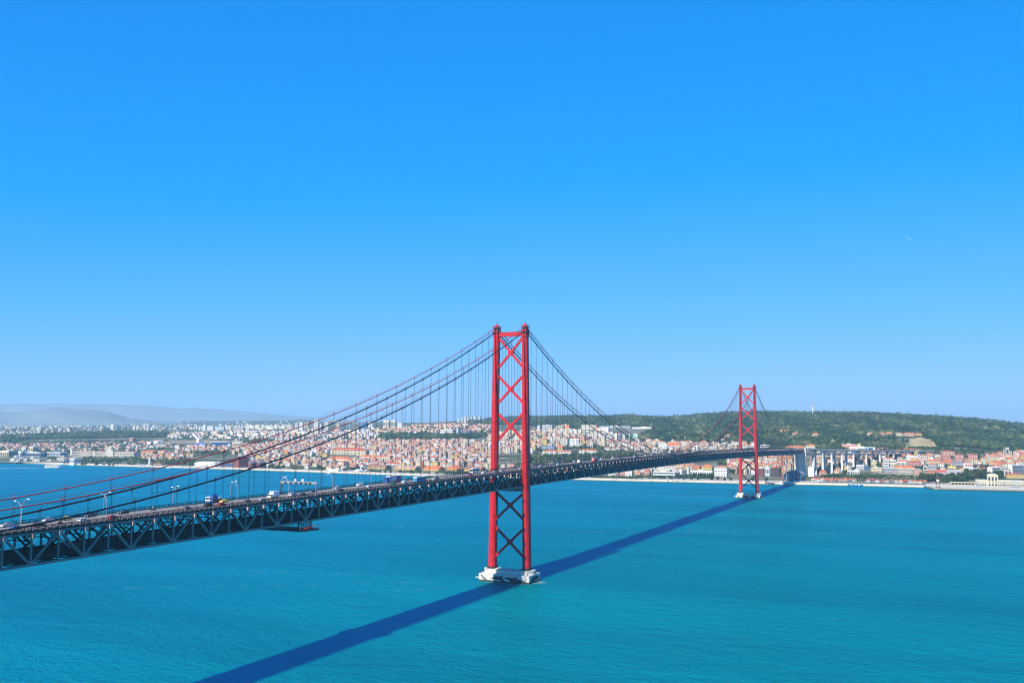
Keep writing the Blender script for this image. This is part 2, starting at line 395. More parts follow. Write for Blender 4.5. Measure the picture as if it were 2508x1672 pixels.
MOLE = [(0,-3),(0,0.1),(1.2,1.1),(5,3.2),(5.6,3.7),(17,3.7),(17,-3)]
strip('jetty', [(60,1486.5),(100,1491),(119,1492)], MOLE, [M_SLIME,M_STONE,M_PAVE], [0,0,1,1,2,2])
strip('jetty', [(149,1491),(200,1497),(264,1496)], MOLE, [M_SLIME,M_STONE,M_PAVE], [0,0,1,1,2,2])
strip('dockside', [(60,1548),(300,1552)], [(0,-3),(0,0.5),(0.4,2.6),(90,2.9)], [M_SLIME,M_CONCG,M_PAVE], [0,1,2])
# deep water quay on the right, with rubber fenders
strip('quay', [(268,1476),(282,1432),(290,1429),(460,1437),(1200,1470)], [(0,-3),(0,1.0),(0.3,4.2),(150,4.4)], [M_ALGAE,mat('quay_wall',(.30,.28,.22),.9,.2,.25),mat('quay_top',(.54,.48,.36),.9,.03,.2)], [0,1,2])
q = MB()
for i in range(70): q.box(292+i*6.2, 292+i*6.2+3.4, 1428.4+i*0.30, 1429.6+i*0.30, 0.2, 1.9)
tag(q.build('fender_row', M_RUB), kind='structure')

# ------------------------------------------------------------------ suspension bridge
L = 1012.9
def zb(Y):
    if Y < 0: return 68.5+0.0114*Y
    if Y < L:
        u = (Y-L/2)/(L/2); return 68.5+2.7*(1-u*u)
    return 68.5-0.0114*(Y-L)
def road(Y): return zb(Y)+11.95
BR = thing('suspension_bridge', (0,0,0), 'long red suspension bridge with two towers crossing the blue river', 'bridge')

def leg_axis(z):            # half distance between leg centres
    return 13.75+(11.55-13.75)*(z-8)/(184-8)
def make_tower(Y, label, cap_label=None):
    T = part('tower', BR, label); T.location = (0, Y, 0)
    f0, f1 = 1.0, 0.78
    for s in (-1, 1):
        q = MB()
        z0, z1 = 8.6, 183.0; c0, c1 = s*leg_axis(z0), s*leg_axis(z1)
        q.taper((c0,0),(1.62,3.9),z0,(c1,0),(1.28,3.0),z1)
        q.taper((c0,0),(2.55,2.35),z0-.02,(c1,0),(2.0,1.75),z1-.05)
        q.taper((c0,0),(2.15,3.2),z0-.03,(c1,0),(1.68,2.4),z1-.07)
        for n_ in range(1, 18):      # horizontal splices between the plate courses
            z = 8.6+9.7*n_; c = s*leg_axis(z); k = 1-.225*(z-8.6)/174.4
            q.box(c-1.66*k, c+1.66*k, -3.96*k, 3.96*k, z, z+.22); q.box(c-2.59*k, c+2.59*k, -2.39*k, 2.39*k, z, z+.22)
        q.bar((c0-s*1.2, -4.0, 12), (c1-s*.9, -3.1, 180), .25, .12)                       # climbing ladder
        q.box(c0-2.7,c0+2.7,-4.05,4.05,8.4,10.0,1)
        q.build('leg', [M_RED, M_STEEL2], T)
    def xb(za, zbm, zc):
        q = MB()
        xt, xm, xl = leg_axis(za)-1.4, 0, leg_axis(zc)-1.4
        for s in (-1, 1):
            q.bar((s*xt,0,za),(0,0,zbm),1.6,1.35,0,(0,1,0)); q.bar((0,.01,zbm),(s*xl,.01,zc),1.6,1.35,0,(0,1,0))
        q.prism([(-2.0,zbm-.7),(-.8,zbm-2.0),(.8,zbm-2.0),(2.0,zbm-.7),(2.0,zbm+.7),(.8,zbm+2.0),(-.8,zbm+2.0),(-2.0,zbm+.7)],'y',-.86,.86)
        for s in (-1, 1):
            for (x, z, d) in ((xt,za,-1),(xl,zc,1)):
                q.prism([(s*(x+.5),z-1.4),(s*(x+.5),z+1.4),(s*(x-1.7),z+d*2.2+.7),(s*(x-1.7),z+d*2.2-.7)],'y',-.83,.83)
        q.build('cross_brace', M_RED, T)
    for a in ((180.0,168.0,156.4),(151.2,140.6,129.6),(123.4,113.0,102.0),(64.6,54.8,43.8),(39.0,28.0,16.4)): xb(*a)
    q = MB(); x = leg_axis(181)-1.2
    q.box(-x,x,-1.5,1.5,180.3,183.3); q.box(-x,x,-1.7,1.7,183.3,183.5)
    q.build('portal_beam', M_RED, T)
    q = MB(); x = leg_axis(66)-1.3; q.box(-x,x,-1.6,1.6,65.2,67.6); q.build('deck_strut', M_STEEL, T)
    for s in (-1, 1):                              # saddle houses on the leg tops
        c = s*leg_axis(184)
        q = MB()
        q.box(c-2.25,c+2.25,-3.5,3.5,182.6,183.6,1)
        for (x0, x1) in ((-1.9,-1.3),(-.35,.35),(1.3,1.9)): q.box(c+x0,c+x1,-3.1,3.1,179.5,182.6,0)
        q.box(c-2.1,c+2.1,-3.2,3.2,183.6,184.8,0)
        for (x, y) in ((-1.8,-2.9),(1.8,-2.9),(-1.8,2.9),(1.8,2.9),(-.2,-2.95),(-.2,2.95)): q.box(c+x-.22,c+x+.22,y-.22,y+.22,184.8,187.2,0)
        q.box(c-1.3,c+1.3,-2.4,2.4,184.8,186.9,1)
        q.box(c-2.2,c+2.2,-3.3,3.3,187.2,187.7,0)
        q.taper((c,0),(1.5,2.2),187.7,(c,0),(.55,.8),189.4,0)
        q.box(c-.35,c+.35,-.4,.4,189.4,190.3,0)
        q.tube([(c,0,190.3),(c,0,192.6)],.11,5,1)
        for (x, y) in ((-2.1,-3.2),(2.1,-3.2),(-2.1,3.2),(2.1,3.2)):
            q.tube([(c+x,y,187.7),(c+x,y,189.0)],.09,4,1)
        q.bar((c-2.1,-3.2,188.7),(c+2.1,-3.2,188.7),.09,.09,1); q.bar((c+2.1,-3.2,188.7),(c+2.1,3.2,188.7),.09,.09,1)
        q.bar((c-2.1,3.2,188.7),(c+2.1,3.2,188.7),.09,.09,1); q.bar((c-2.1,-3.2,188.7),(c-2.1,3.2,188.7),.09,.09,1)
        q.build('saddle_house', [M_RED, M_STEEL2], T)
    return T
make_tower(0, 'near red tower with cross braces between its legs')
make_tower(L, 'far red tower with cross braces between its legs')

def oct_(hx, hy, c): return [(-hx,-hy+c),(-hx+c,-hy),(hx-c,-hy),(hx,-hy+c),(hx,hy-c),(hx-c,hy),(-hx+c,hy),(-hx,hy-c)]
def make_pier(Y, label):
    P = part('pier', BR, label); P.location = (0, Y, 0)
    q = MB(); q.prism(oct_(20,11.2,.35),'z',1.2,5.7); q.box(-23.2,-20,-9.5,-8.7,2.0,2.8); q.build('base_block', M_CONC, P)
    q = MB(); q.prism(oct_(20.03,11.23,.35),'z',-3,1.25); q.build('tide_band', M_ALGAE, P)
    q = MB()
    for s in (-1, 1):
        q.tube([(s*13.75,0,5.7),(s*13.75,0,8.1)],6.1,28)
        q.tube([(s*13.75,0,8.1),(s*13.75,0,8.5)],6.4,28)
    q.box(-13.7,13.7,-6.0,6.0,5.7,8.05)
    q.build('pedestal', M_CONC, P)
    for (x, y, h) in ((-19,-10.2,1.6),(18.5,-10.4,2.2),(19.2,10,2.4),(-18.8,10,1.6),(16.0,-10.7,2.2)):
        q = MB(); q.tube([(x,y,5.7),(x,y,5.7+h)],.22,6); q.build('mooring_post', M_STEEL2, P)
    q = MB()
    for i in range(14): q.tube([(-6.5+i,-5.8,8.05),(-6.5+i,-5.8,9.1)],.05,4)
    q.bar((-6.5,-5.8,9.1),(6.5,-5.8,9.1),.07); tag(q.build('pier_railing', M_STEEL2, P), kind='stuff')
    # painted dolphins: flat paint on the wall
    def paint(pts, m, name, off):
        z = MB(); z.quad([(x, -11.2-off, zz) for (x, zz) in pts]); z.build(name, m, P)
    MD = mat('mural_dark', (0.035,0.045,0.06), 0.8, 0.6, 0.2); MG = mat('mural_grey', (0.28,0.30,0.32), 0.8, 0.6, 0.2)
    MW = mat('mural_white', (0.66,0.66,0.64), 0.8, 0.6, 0.1)
    paint([(-10.53,2.16),(-9.16,2.95),(-8.16,3.79),(-7.17,4.29),(-5.17,4.41),(-2.93,4.20),(-1.93,4.92),(-0.81,5.25),(-1.31,4.29),(-1.18,3.51),(-0.19,2.56),(0.44,1.70),(0.93,0.96),(-0.44,0.96),(-1.68,1.14),(-2.68,1.64),(-4.17,1.78),(-5.67,1.69),(-7.17,1.83),(-8.41,2.10)], MD, 'dolphin_mural', .02)
    paint([(-6.92,1.63),(-5.17,1.50),(-3.43,1.26),(-2.06,0.96),(-2.68,0.96),(-4.42,0.96),(-5.92,1.12)], MW, 'dolphin_mural', .035)
    paint([(0.44,3.04),(1.81,3.90),(3.80,4.12),(5.79,3.90),(7.79,3.68),(9.03,4.53),(10.53,5.06),(10.03,4.03),(10.40,3.38),(12.02,2.80),(14.27,2.36),(16.26,2.14),(18.01,1.45),(16.76,1.16),(14.27,1.02),(10.78,0.96),(6.79,0.96),(5.30,1.08),(3.80,2.34),(2.06,2.80)], MD, 'dolphin_mural', .022)
    paint([(0.81,2.62),(2.06,2.69),(3.05,2.18),(3.30,1.41),(4.55,1.48),(6.17,0.96),(3.55,0.96),(2.31,1.13),(1.06,1.29)], MW, 'dolphin_mural', .037)
    paint([(-18.50,4.44),(-17.51,4.61),(-16.14,3.68),(-14.39,2.44),(-13.15,1.39),(-12.40,0.96),(-13.40,0.96),(-15.14,0.96),(-16.39,1.99),(-17.63,3.60)], MD, 'dolphin_mural', .02)
    paint([(-17.76,4.15),(-16.64,3.43),(-15.51,2.37),(-14.77,1.52),(-14.02,0.96),(-14.89,0.96),(-16.14,1.89),(-17.26,3.28)], MG, 'dolphin_mural', .035)
    z = MB()
    z.quad([(20.02,-10.0,1.0),(20.02,-7.0,3.2),(20.02,-4.0,4.7),(20.02,1.5,4.4),(20.02,7.5,4.1),(20.02,8.0,2.0),(20.02,0,1.4),(20.02,-8.0,1.0)])
    z.build('dolphin_mural', MD, P)
make_pier(0, 'white pier in the river under the near tower, painted with dolphins')
make_pier(L, 'white pier in the river under the far tower')

# panel points of the stiffening truss; even index = diagonals meet at the bottom chord
PT = [-434.56+11.3546*k for k in range(-12, 38)]+[L/88*i for i in range(88)]+[L+11.5*i for i in range(59)]
EVEN0 = 0                     # PT[0] is an even panel point
TR = part('stiffening_truss', BR, 'dark steel truss under the roadway')
HT = 10.8
def chord(s, z0, w, h):
    q = MB()
    for a, b in zip(PT[:-1], PT[1:]): q.bar((s*10.5,a,zb(a)+z0),(s*10.5,b,zb(b)+z0),w,h)
    q.build('bottom_chord' if z0 < 5 else 'top_chord', M_STEEL, TR)
for s in (-1, 1): chord(s, 0.45, .95, .9); chord(s, HT+.1, .9, .85)
um = MB(); um.box(-.5,.5,-.5,.5,0,1); UM = um.mesh('truss_member', M_STEEL)
def member(name, p, q, w, h):
    p = Vector(p); q = Vector(q); d = q-p
    o = link(name, UM, TR)
    o.matrix_local = Matrix.Translation(p) @ d.to_track_quat('Z','X').to_matrix().to_4x4() @ Matrix.Diagonal((h, w, d.length, 1))
    return o
rest = MB(); sway = MB(); ends = MB(); nend = 0
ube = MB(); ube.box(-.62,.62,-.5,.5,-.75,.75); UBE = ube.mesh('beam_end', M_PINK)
for i, Y in enumerate(PT):
    z = zb(Y); near = Y < 330
    for s in (1, -1):
        pb = (s*10.5, Y, z+.6); pt = (s*10.5, Y, z+HT)
        single = (near and s > 0) or (Y < 60 and s < 0)
        if single: member('truss_post', pb, pt, .55, .62)
        else: rest.bar(pb, pt, .62, .55)
        if i+1 < len(PT):
            Y2 = PT[i+1]; z2 = zb(Y2)
            a, b = ((s*10.5,Y,z+.5),(s*10.5,Y2,z2+HT)) if i % 2 == 0 else ((s*10.5,Y,z+HT),(s*10.5,Y2,z2+.5))
            if single: member('truss_diagonal', a, b, .72, .70)
            else: rest.bar(a, b, .72, .72)
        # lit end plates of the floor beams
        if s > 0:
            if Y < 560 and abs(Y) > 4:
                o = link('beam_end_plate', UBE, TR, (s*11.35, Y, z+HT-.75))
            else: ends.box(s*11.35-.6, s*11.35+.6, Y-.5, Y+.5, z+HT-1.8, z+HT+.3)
        if i % 2 == 0:   # gussets
            rest.prism([(Y-1.5,z+.1),(Y+1.5,z+.1),(Y+1.2,z+1.9),(Y-1.2,z+1.9)],'x',s*10.5-.42,s*10.5+.42)
        else:
            rest.prism([(Y-1.3,z+HT-1.3),(Y+1.3,z+HT-1.3),(Y+1.5,z+HT+.4),(Y-1.5,z+HT+.4)],'x',s*10.5-.42,s*10.5+.42)
    # transverse frames
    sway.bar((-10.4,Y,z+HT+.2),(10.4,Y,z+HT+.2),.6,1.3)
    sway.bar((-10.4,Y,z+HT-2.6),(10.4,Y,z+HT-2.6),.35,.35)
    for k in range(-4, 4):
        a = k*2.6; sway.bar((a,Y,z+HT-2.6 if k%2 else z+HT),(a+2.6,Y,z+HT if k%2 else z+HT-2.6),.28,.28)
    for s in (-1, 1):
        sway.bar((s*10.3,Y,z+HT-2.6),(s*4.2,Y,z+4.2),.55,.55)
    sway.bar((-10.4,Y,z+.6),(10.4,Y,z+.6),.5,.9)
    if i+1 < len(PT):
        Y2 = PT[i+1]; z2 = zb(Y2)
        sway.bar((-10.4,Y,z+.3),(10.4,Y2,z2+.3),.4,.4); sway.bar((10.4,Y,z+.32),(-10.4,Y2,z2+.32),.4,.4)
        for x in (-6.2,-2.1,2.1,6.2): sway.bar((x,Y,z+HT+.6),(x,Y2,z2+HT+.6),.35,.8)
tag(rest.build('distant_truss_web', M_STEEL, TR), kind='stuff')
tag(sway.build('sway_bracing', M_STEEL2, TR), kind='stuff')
tag(ends.build('distant_beam_ends', M_PINK, TR), kind='stuff')

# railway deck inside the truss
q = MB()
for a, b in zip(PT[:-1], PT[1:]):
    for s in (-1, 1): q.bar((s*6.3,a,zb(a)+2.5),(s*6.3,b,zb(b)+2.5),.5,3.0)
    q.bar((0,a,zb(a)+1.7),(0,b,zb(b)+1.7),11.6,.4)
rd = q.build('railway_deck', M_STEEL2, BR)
q = MB(); y = PT[0]
while y < 700:
    for s in (-1, 1): q.bar((s*6.9,y,zb(y)+4.0),(s*6.9,y,zb(y)+5.3),.09,.09)
    y += 2.3
for a, b in zip(PT[:-1], PT[1:]):
    for h in (4.65, 5.3):
        for s in (-1, 1): q.bar((s*6.9,a,zb(a)+h),(s*6.9,b,zb(b)+h),.08,.08)
tag(q.build('walkway_railing', M_STEEL, BR), kind='stuff')
# roadway
q = MB(); g = MB(); mk = MB(); fa = [MB(), MB()]
for a, b in zip(PT[:-1], PT[1:]):
    A, B = road(a), road(b)
    q.quad([(-9.6,a,A),(1.0,a,A),(1.0,b,B),(-9.6,b,B)]); q.quad([(5.2,a,A),(9.6,a,A),(9.6,b,B),(5.2,b,B)])
    q.quad([(-9.6,b,B-.35),(9.6,b,B-.35),(9.6,a,A-.35),(-9.6,a,A-.35)])
    g.quad([(1.0,a,A+.002),(5.2,a,A+.002),(5.2,b,B+.002),(1.0,b,B+.002)])
    m = (a+b)/2; Mz = road(m)
    for x in (-6.2,-2.6,7.4):
        mk.quad([(x-.09,a,A+.008),(x+.09,a,A+.008),(x+.09,m,Mz+.008),(x-.09,m,Mz+.008)])
    for x in (-9.2,9.2,1.05): mk.quad([(x-.08,a,A+.008),(x+.08,a,A+.008),(x+.08,b,B+.008),(x-.08,b,B+.008)])
    for s in (-1, 1):
        fa[s > 0].bar((s*10.15,a,A-.5),(s*10.15,b,B-.5),1.0,1.4); fa[s > 0].bar((s*10.9,a,A-.1),(s*10.9,b,B-.1),.6,.18)
rw = q.build('roadway', M_ASPH, BR); g.build('grating_lane', M_GRATE, rw); mk.build('lane_marking', M_PAINT, rw)
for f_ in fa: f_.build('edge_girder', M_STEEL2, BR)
for s in (-1, 1):
    q = MB(); y = PT[0]
    while y < 1690:
        q.bar((s*10.3,y,road(y)+.1),(s*10.3,y,road(y)+1.3),.2,.2); y += 2.84 if y < 420 else 5.7
    for a, b in zip(PT[:-1], PT[1:]):
        for h, w in ((.4,.16),(.8,.16),(1.25,.20)): q.bar((s*10.3,a,road(a)+h),(s*10.3,b,road(b)+h),.10,w)
    q.build('railing', M_STEEL2, BR)
q = MB(); y = PT[0]                     # pale boxes standing in for light through drain gaps along the deck edge
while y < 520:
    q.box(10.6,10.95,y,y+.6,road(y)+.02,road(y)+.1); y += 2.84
tag(q.build('gap_light_dashes', M_CONC, BR), kind='stuff')

# cables: two lower (original) and two upper (added later)
def z_low(Y):
    if 0 <= Y <= L: u = (Y-L/2)/(L/2); return 81.9+(184.6-81.9)*u*u
    d = -Y if Y < 0 else Y-L
    return max(74.0, 184.6-0.404*d+0.000362*d*d) if d < 470 else 184.6-0.404*470+0.000362*470**2-0.07*(d-470)
def z_up(Y):
    if 0 <= Y <= L: u = (Y-L/2)/(L/2); return 86.0+(187.6-86.0)*u*u
    d = -Y if Y < 0 else Y-L
    return 187.6-0.396*d+0.000362*d*d if d < 500 else 187.6-0.396*500+0.000362*500**2-0.06*(d-500)
LOWH = [-434.56+22.709*k for k in range(0, 19)]+[L/44*i for i in range(1, 44)]+[L+23*i for i in range(1, 20)]
UPH = [-423.2+22.709*k for k in range(0, 19)]+[L/44*(i+.5) for i in range(0, 44)]+[L+23*(i+.5) for i in range(0, 19)]
LOWH = [y for y in LOWH if abs(y) > 5]; UPH = [y for y in UPH if abs(y) > 5]
def cable(fn, pts, s, r, m, label):
    q = MB(); ys = sorted(set([-560,-520,-480,0,L,L+440,L+478]+pts+[L/2+d for d in (-8,0,8)]))
    ys = [y for y in ys if y < L+470 or fn is z_up]
    q.tube([(s*11.75,y,fn(y)) for y in ys], r, 8)
    for y in pts:
        q.tube([(s*11.75,y-.7,fn(y-.7)),(s*11.75,y+.7,fn(y+.7))], r*1.35, 8)
        q.bar((s*11.75-.28,y,fn(y)),(s*11.75-.28,y,fn(y)+1.35),.1,.1); q.bar((s*11.75+.28,y,fn(y)),(s*11.75+.28,y,fn(y)+1.35),.1,.1)
    for a, b in zip(ys[:-1], ys[1:]):
        for dx in (-.4,.4): q.bar((s*11.75+dx,a,fn(a)+1.3),(s*11.75+dx,b,fn(b)+1.3),.045,.045)
    q.build('suspension_cable', m, BR)['label'] = label
for s, w in ((1,'near'),(-1,'far')):
    cable(z_low, LOWH, s, .36, M_CABLE, 'thick black lower cable on the %s side' % w)
    cable(z_up, UPH, s, .23, M_CABLE_RED, 'thin red upper cable on the %s side' % w)
uh = MB()
for d in (-.32,.32): uh.tube([(0,d,0),(0,d,1)], .055, 5)
UH = uh.mesh('hanger_ropes', M_ROPE)
hrest = MB()
for fn, pts in ((z_low, LOWH), (z_up, UPH)):
    for Y in pts:
        z0, z1 = road(Y)-.9, fn(Y)-.1
        if z1-z0 < 1.0: continue
        for s in (-1, 1):
            if Y < L: link('hanger', UH, BR, (s*11.75,Y,z0), scale=(1,1,z1-z0))
            else:
                for d in (-.32,.32): hrest.tube([(s*11.75,Y+d,z0),(s*11.75,Y+d,z1)], .055, 4, caps=False)
tag(hrest.build('distant_hangers', M_ROPE, BR), kind='stuff')

# steel trestle and concrete anchor pier at the far end
TB = part('steel_trestle', BR, 'steel trestle with crossed braces at the far shore')
for (s, y, c) in ((-1,1484,M_RED),(1,1484,M_STEEL),(-1,1560,M_STEEL),(1,1560,M_STEEL)):
    q = MB(); q.taper((s*12.6,y),(.9,1.2),6.5 if y < 1500 else 4,(s*11.3,y),(.8,1.0),zb(y)); q.build('leg', c, TB)
q = MB()
for y in (1484, 1560):
    z = zb(y)
    for (za, zc) in ((z-3,38),(34,8.5)):
        q.bar((-11.4,y,za),(12.3,y,zc),.6,.6); q.bar((11.4,y+.7,za),(-12.3,y+.7,zc),.6,.6)
    q.bar((-11.6,y,z-1),(11.6,y,z-1),1.4,2.6)
for s in (-1, 1):
    z = zb(1500)
    q.bar((s*11.6,1484,z-2),(s*12.2,1560,30),.45,.45); q.bar((s*11.6,1560,z-2),(s*12.2,1484,30),.45,.45)
q.build('brace', M_STEEL, TB)
q = MB(); q.box(-15.5,-9.5,1474,1494,-3,7); q.box(9.5,15.5,1474,1494,-3,7); q.box(-9.5,9.5,1478,1492,-3,5.2); q.build('footing', M_CONC, TB)
AP = part('anchor_pier', BR, 'tall concrete wall pier at the far end of the truss')
q = MB(); q.taper((0,1692),(14.2,3.0),3.5,(0,1692),(12.6,2.6),60.4); q.taper((12.2,1692),(1.7,3.2),55,(11.8,1692),(1.3,2.9),75.5); q.taper((-12.2,1692),(1.7,3.2),55,(-11.8,1692),(1.3,2.9),75.5)
q.build('shaft', M_CONC, AP)
q = MB(); q.tube([(11.75,1452,zb(1452)+10),(11.75,1486,zb(1486)+17)],.4,6)
q.tube([(-11.75,1452,zb(1452)+10),(-11.75,1486,zb(1486)+17)],.4,6); q.build('cable_anchor', M_RED, BR)

# ------------------------------------------------------------------ concrete viaducts beyond the bridge
VL = [(9,1696,72.6),(34.3,1766.1,68.6),(50.3,1810.7,67.8),(69.3,1863.6,66.9),(91.1,1924,65.8),(116.7,1995.3,64.6),(144.9,2073.4,63.2),(175.2,2157.7,61.8),(205.1,2240.8,60.3),(236.2,2327.2,58.8),(269.5,2419.7,57.2)]          # points of the viaduct line (x, y, z of road)
M_VIA = mat('viaduct_concrete', (0.54,0.55,0.56), 0.9, 0.06, 0.15); M_VIAP = mat('viaduct_pier', (0.56,0.56,0.54), 0.9, 0.06, 0.14)
VI = thing('road_viaduct', (VL[0][0],VL[0][1],0), 'pale concrete road viaduct on tall slender piers behind the dockside', 'viaduct')
def vloc(p): return (p[0]-VL[0][0], p[1]-VL[0][1], p[2])
q = MB(); dk = MB(); rl = MB()
for k, (a, b) in enumerate(zip(VL[:-1], VL[1:])):
    A, B = Vector(vloc(a)), Vector(vloc(b)); d = (B-A); n = Vector((d.y,-d.x,0)).normalized()
    N = 8
    for i in range(N):                      # haunched girder
        t0, t1 = i/N, (i+1)/N
        h0, h1 = 2.2+3.2*abs(2*t0-1)**2, 2.2+3.2*abs(2*t1-1)**2
        P0, P1 = A+d*t0, A+d*t1
        for off in (8.5,-8.5):
            o = n*off; b0 = len(q.v)
            for (P, h) in ((P0,h0),(P1,h1)):
                for (sx, dz) in ((-1.2,-h),(1.2,-h),(1.2,-.5),(-1.2,-.5)): q.v.append(tuple(P+o+n*sx+Vector((0,0,dz))))
            for f in ((0,1,5,4),(1,2,6,5),(2,3,7,6),(3,0,4,7)): q.f.append(tuple(b0+j for j in f)); q.m.append(0)
    dk.bar(A+Vector((0,0,-.25)), B+Vector((0,0,-.25)), 22.5, .5)
    for off in (11,-11): rl.bar(A+n*off+Vector((0,0,.5)), B+n*off+Vector((0,0,.5)), .3, 1.0)
q.build('girder', M_VIA, VI); dk.build('deck', M_VIA, VI); rl.build('parapet', M_VIAP, VI)
for (x, y, z) in VL[1:]:
    px, py, _ = vloc((x,y,z)); g = H(x, y)
    for sx in (-8.2, 8.2):
        p = MB(); p.taper((px+sx,py),(2.9,2.2),g-1,(px+sx*.98,py),(1.5,1.5),z-4.6); p.taper((px+sx,py),(1.5,1.5),z-4.6,(px+sx,py),(2.6,1.7),z-2.4); p.build('viaduct_pier', M_VIAP, VI)
RV = thing('railway_viaduct', (VL[0][0]-26,VL[0][1],0), 'lower dark railway viaduct running behind the pale road viaduct', 'viaduct')
q = MB()
for a, b in zip(VL[:-1], VL[1:]):
    A = Vector((a[0]-VL[0][0]-4, a[1]-VL[0][1]+20, a[2]-11)); B = Vector((b[0]-VL[0][0]-4, b[1]-VL[0][1]+20, b[2]-10))
    q.bar(A, B, 9, 5.5)
q.build('girder', mat('shaded_beam', (0.21,0.21,0.23), 0.9), RV)
for a, b in zip(VL[:-1], VL[1:]):
    x, y = (a[0]+b[0])/2-4, (a[1]+b[1])/2+20
    p = MB(); p.taper((x-VL[0][0],y-VL[0][1]),(3.6,1.8),H(x-22,y)-1,(x-VL[0][0],y-VL[0][1]),(3.3,1.6),(a[2]+b[2])/2-13); p.build('viaduct_pier', M_VIA, RV)
RV.location.x = VL[0][0]-22

# ------------------------------------------------------------------ traffic on the bridge
ORD = ['first','second','third','fourth','fifth','sixth','seventh','eighth','ninth','tenth','eleventh','twelfth','thirteenth','fourteenth','fifteenth','sixteenth','seventeenth','eighteenth','nineteenth','twentieth']
def ordw(i):
    if i < 20: return ORD[i]
    tens = ['','','twenty','thirty','forty','fifty','sixty','seventy','eighty','ninety'][(i+1)//10 % 10]
    u = (i+1) % 10
    t = tens + ('-' + ORD[u-1] if u else '')
    if not u: t = tens[:-1] + 'ieth'
    return t if i < 99 else 'far'
w = MB(); w.tube([(-.11,0,0),(.11,0,0)], .33, 12); w.tube([(-.12,0,0),(.12,0,0)], .19, 8, 1)
WHEEL = w.mesh('wheel', [M_RUB, M_GALV])
lm = MB(); lm.box(-.2,.2,-.04,.04,-.09,.09); LAMPM = lm.mesh('headlight', mat('lamp_glass', (.75,.75,.7), .2))
def car_meshes(kind):
    b = MB(); g = MB()
    if kind == 'hatch': Lh, hd, prof = 2.0, .82, [(-2.0,.28),(-2.02,.62),(-1.85,.80),(-.95,.95),(1.9,.98),(2.0,.75),(1.98,.28)]; cab = [(-.95,.95),(-.30,1.42),(1.35,1.45),(1.88,.98)]
    elif kind == 'estate': Lh, hd, prof = 2.25, .85, [(-2.25,.28),(-2.27,.62),(-2.1,.80),(-1.05,.95),(2.15,.98),(2.25,.75),(2.22,.28)]; cab = [(-1.05,.95),(-.35,1.42),(1.75,1.45),(2.14,.98)]
    elif kind == 'saloon': Lh, hd, prof = 2.25, .87, [(-2.25,.28),(-2.27,.62),(-2.1,.80),(-1.0,.94),(1.5,.98),(2.2,.95),(2.26,.7),(2.22,.28)]; cab = [(-1.0,.94),(-.25,1.40),(.85,1.42),(1.55,.98)]
    else: Lh, hd, prof = 2.4, .92, [(-2.4,.30),(-2.42,.75),(-2.2,1.0),(-1.5,1.12),(2.35,1.12),(2.4,.8),(2.38,.30)]; cab = [(-1.5,1.12),(-.75,1.88),(2.25,1.92),(2.34,1.12)]
    b.prism(prof,'x',-hd,hd)
    (y0,z0),(y1,z1),(y2,z2),(y3,z3) = cab; k = hd-.12; kt = hd-.24
    v = [(-k,y0,z0),(k,y0,z0),(kt,y1,z1),(-kt,y1,z1),(-k,y3,z3),(k,y3,z3),(kt,y2,z2),(-kt,y2,z2)]
    n = len(g.v); g.v += v
    for f in ((0,1,2,3),(5,4,7,6),(1,5,6,2),(4,0,3,7)): g.f.append(tuple(n+i for i in f)); g.m.append(0)
    b.box(-kt-.03,kt+.03,y1-.05,y2+.05,z1-.02,z1+.07)
    if kind == 'van': b.box(-k-.01,k+.01,-.1,2.3,1.1,1.6)
    for (a, c) in (((k,y0,z0),(kt,y1,z1)),((-k,y0,z0),(-kt,y1,z1)),((k,y3,z3),(kt,y2,z2)),((-k,y3,z3),(-kt,y2,z2))): b.bar(a,c,.09,.09)
    ym = (y0+y3)/2
    for s in (-1,1): b.bar((s*(k+.005),ym,z0),(s*(kt+.005),ym,z1),.05,.1)
    return b.mesh('body', M_CAR), g.mesh('windows', M_GLASS), Lh, hd
CARS = {k: car_meshes(k) for k in ('hatch','estate','saloon','van')}
PAL = dict(white=(.72,.72,.72), silver=(.45,.47,.49), grey=(.16,.165,.17), black=(.02,.02,.022), blue=(.03,.10,.32), navy=(.015,.03,.09), red=(.42,.02,.02), yellow=(.75,.58,.08), green=(.02,.16,.14), beige=(.5,.46,.36))
def car(x, Y, kind, colour, label, group='cars crossing the bridge'):
    t = thing('van' if kind == 'van' else 'car', (x,Y,road(Y)+.02), label, 'van' if kind == 'van' else 'car', group, 0 if x < 1 else math.pi)
    b, g, Lh, hd = CARS[kind]
    link('body', b, t, color=PAL[colour]); link('windows', g, t)
    for s in (-1,1):
        for y in (-Lh*.63, Lh*.62): link('wheel', WHEEL, t, (s*(hd-.08),y,.33))
        link('headlight', LAMPM, t, (s*(hd-.3),-Lh-.02,.66))
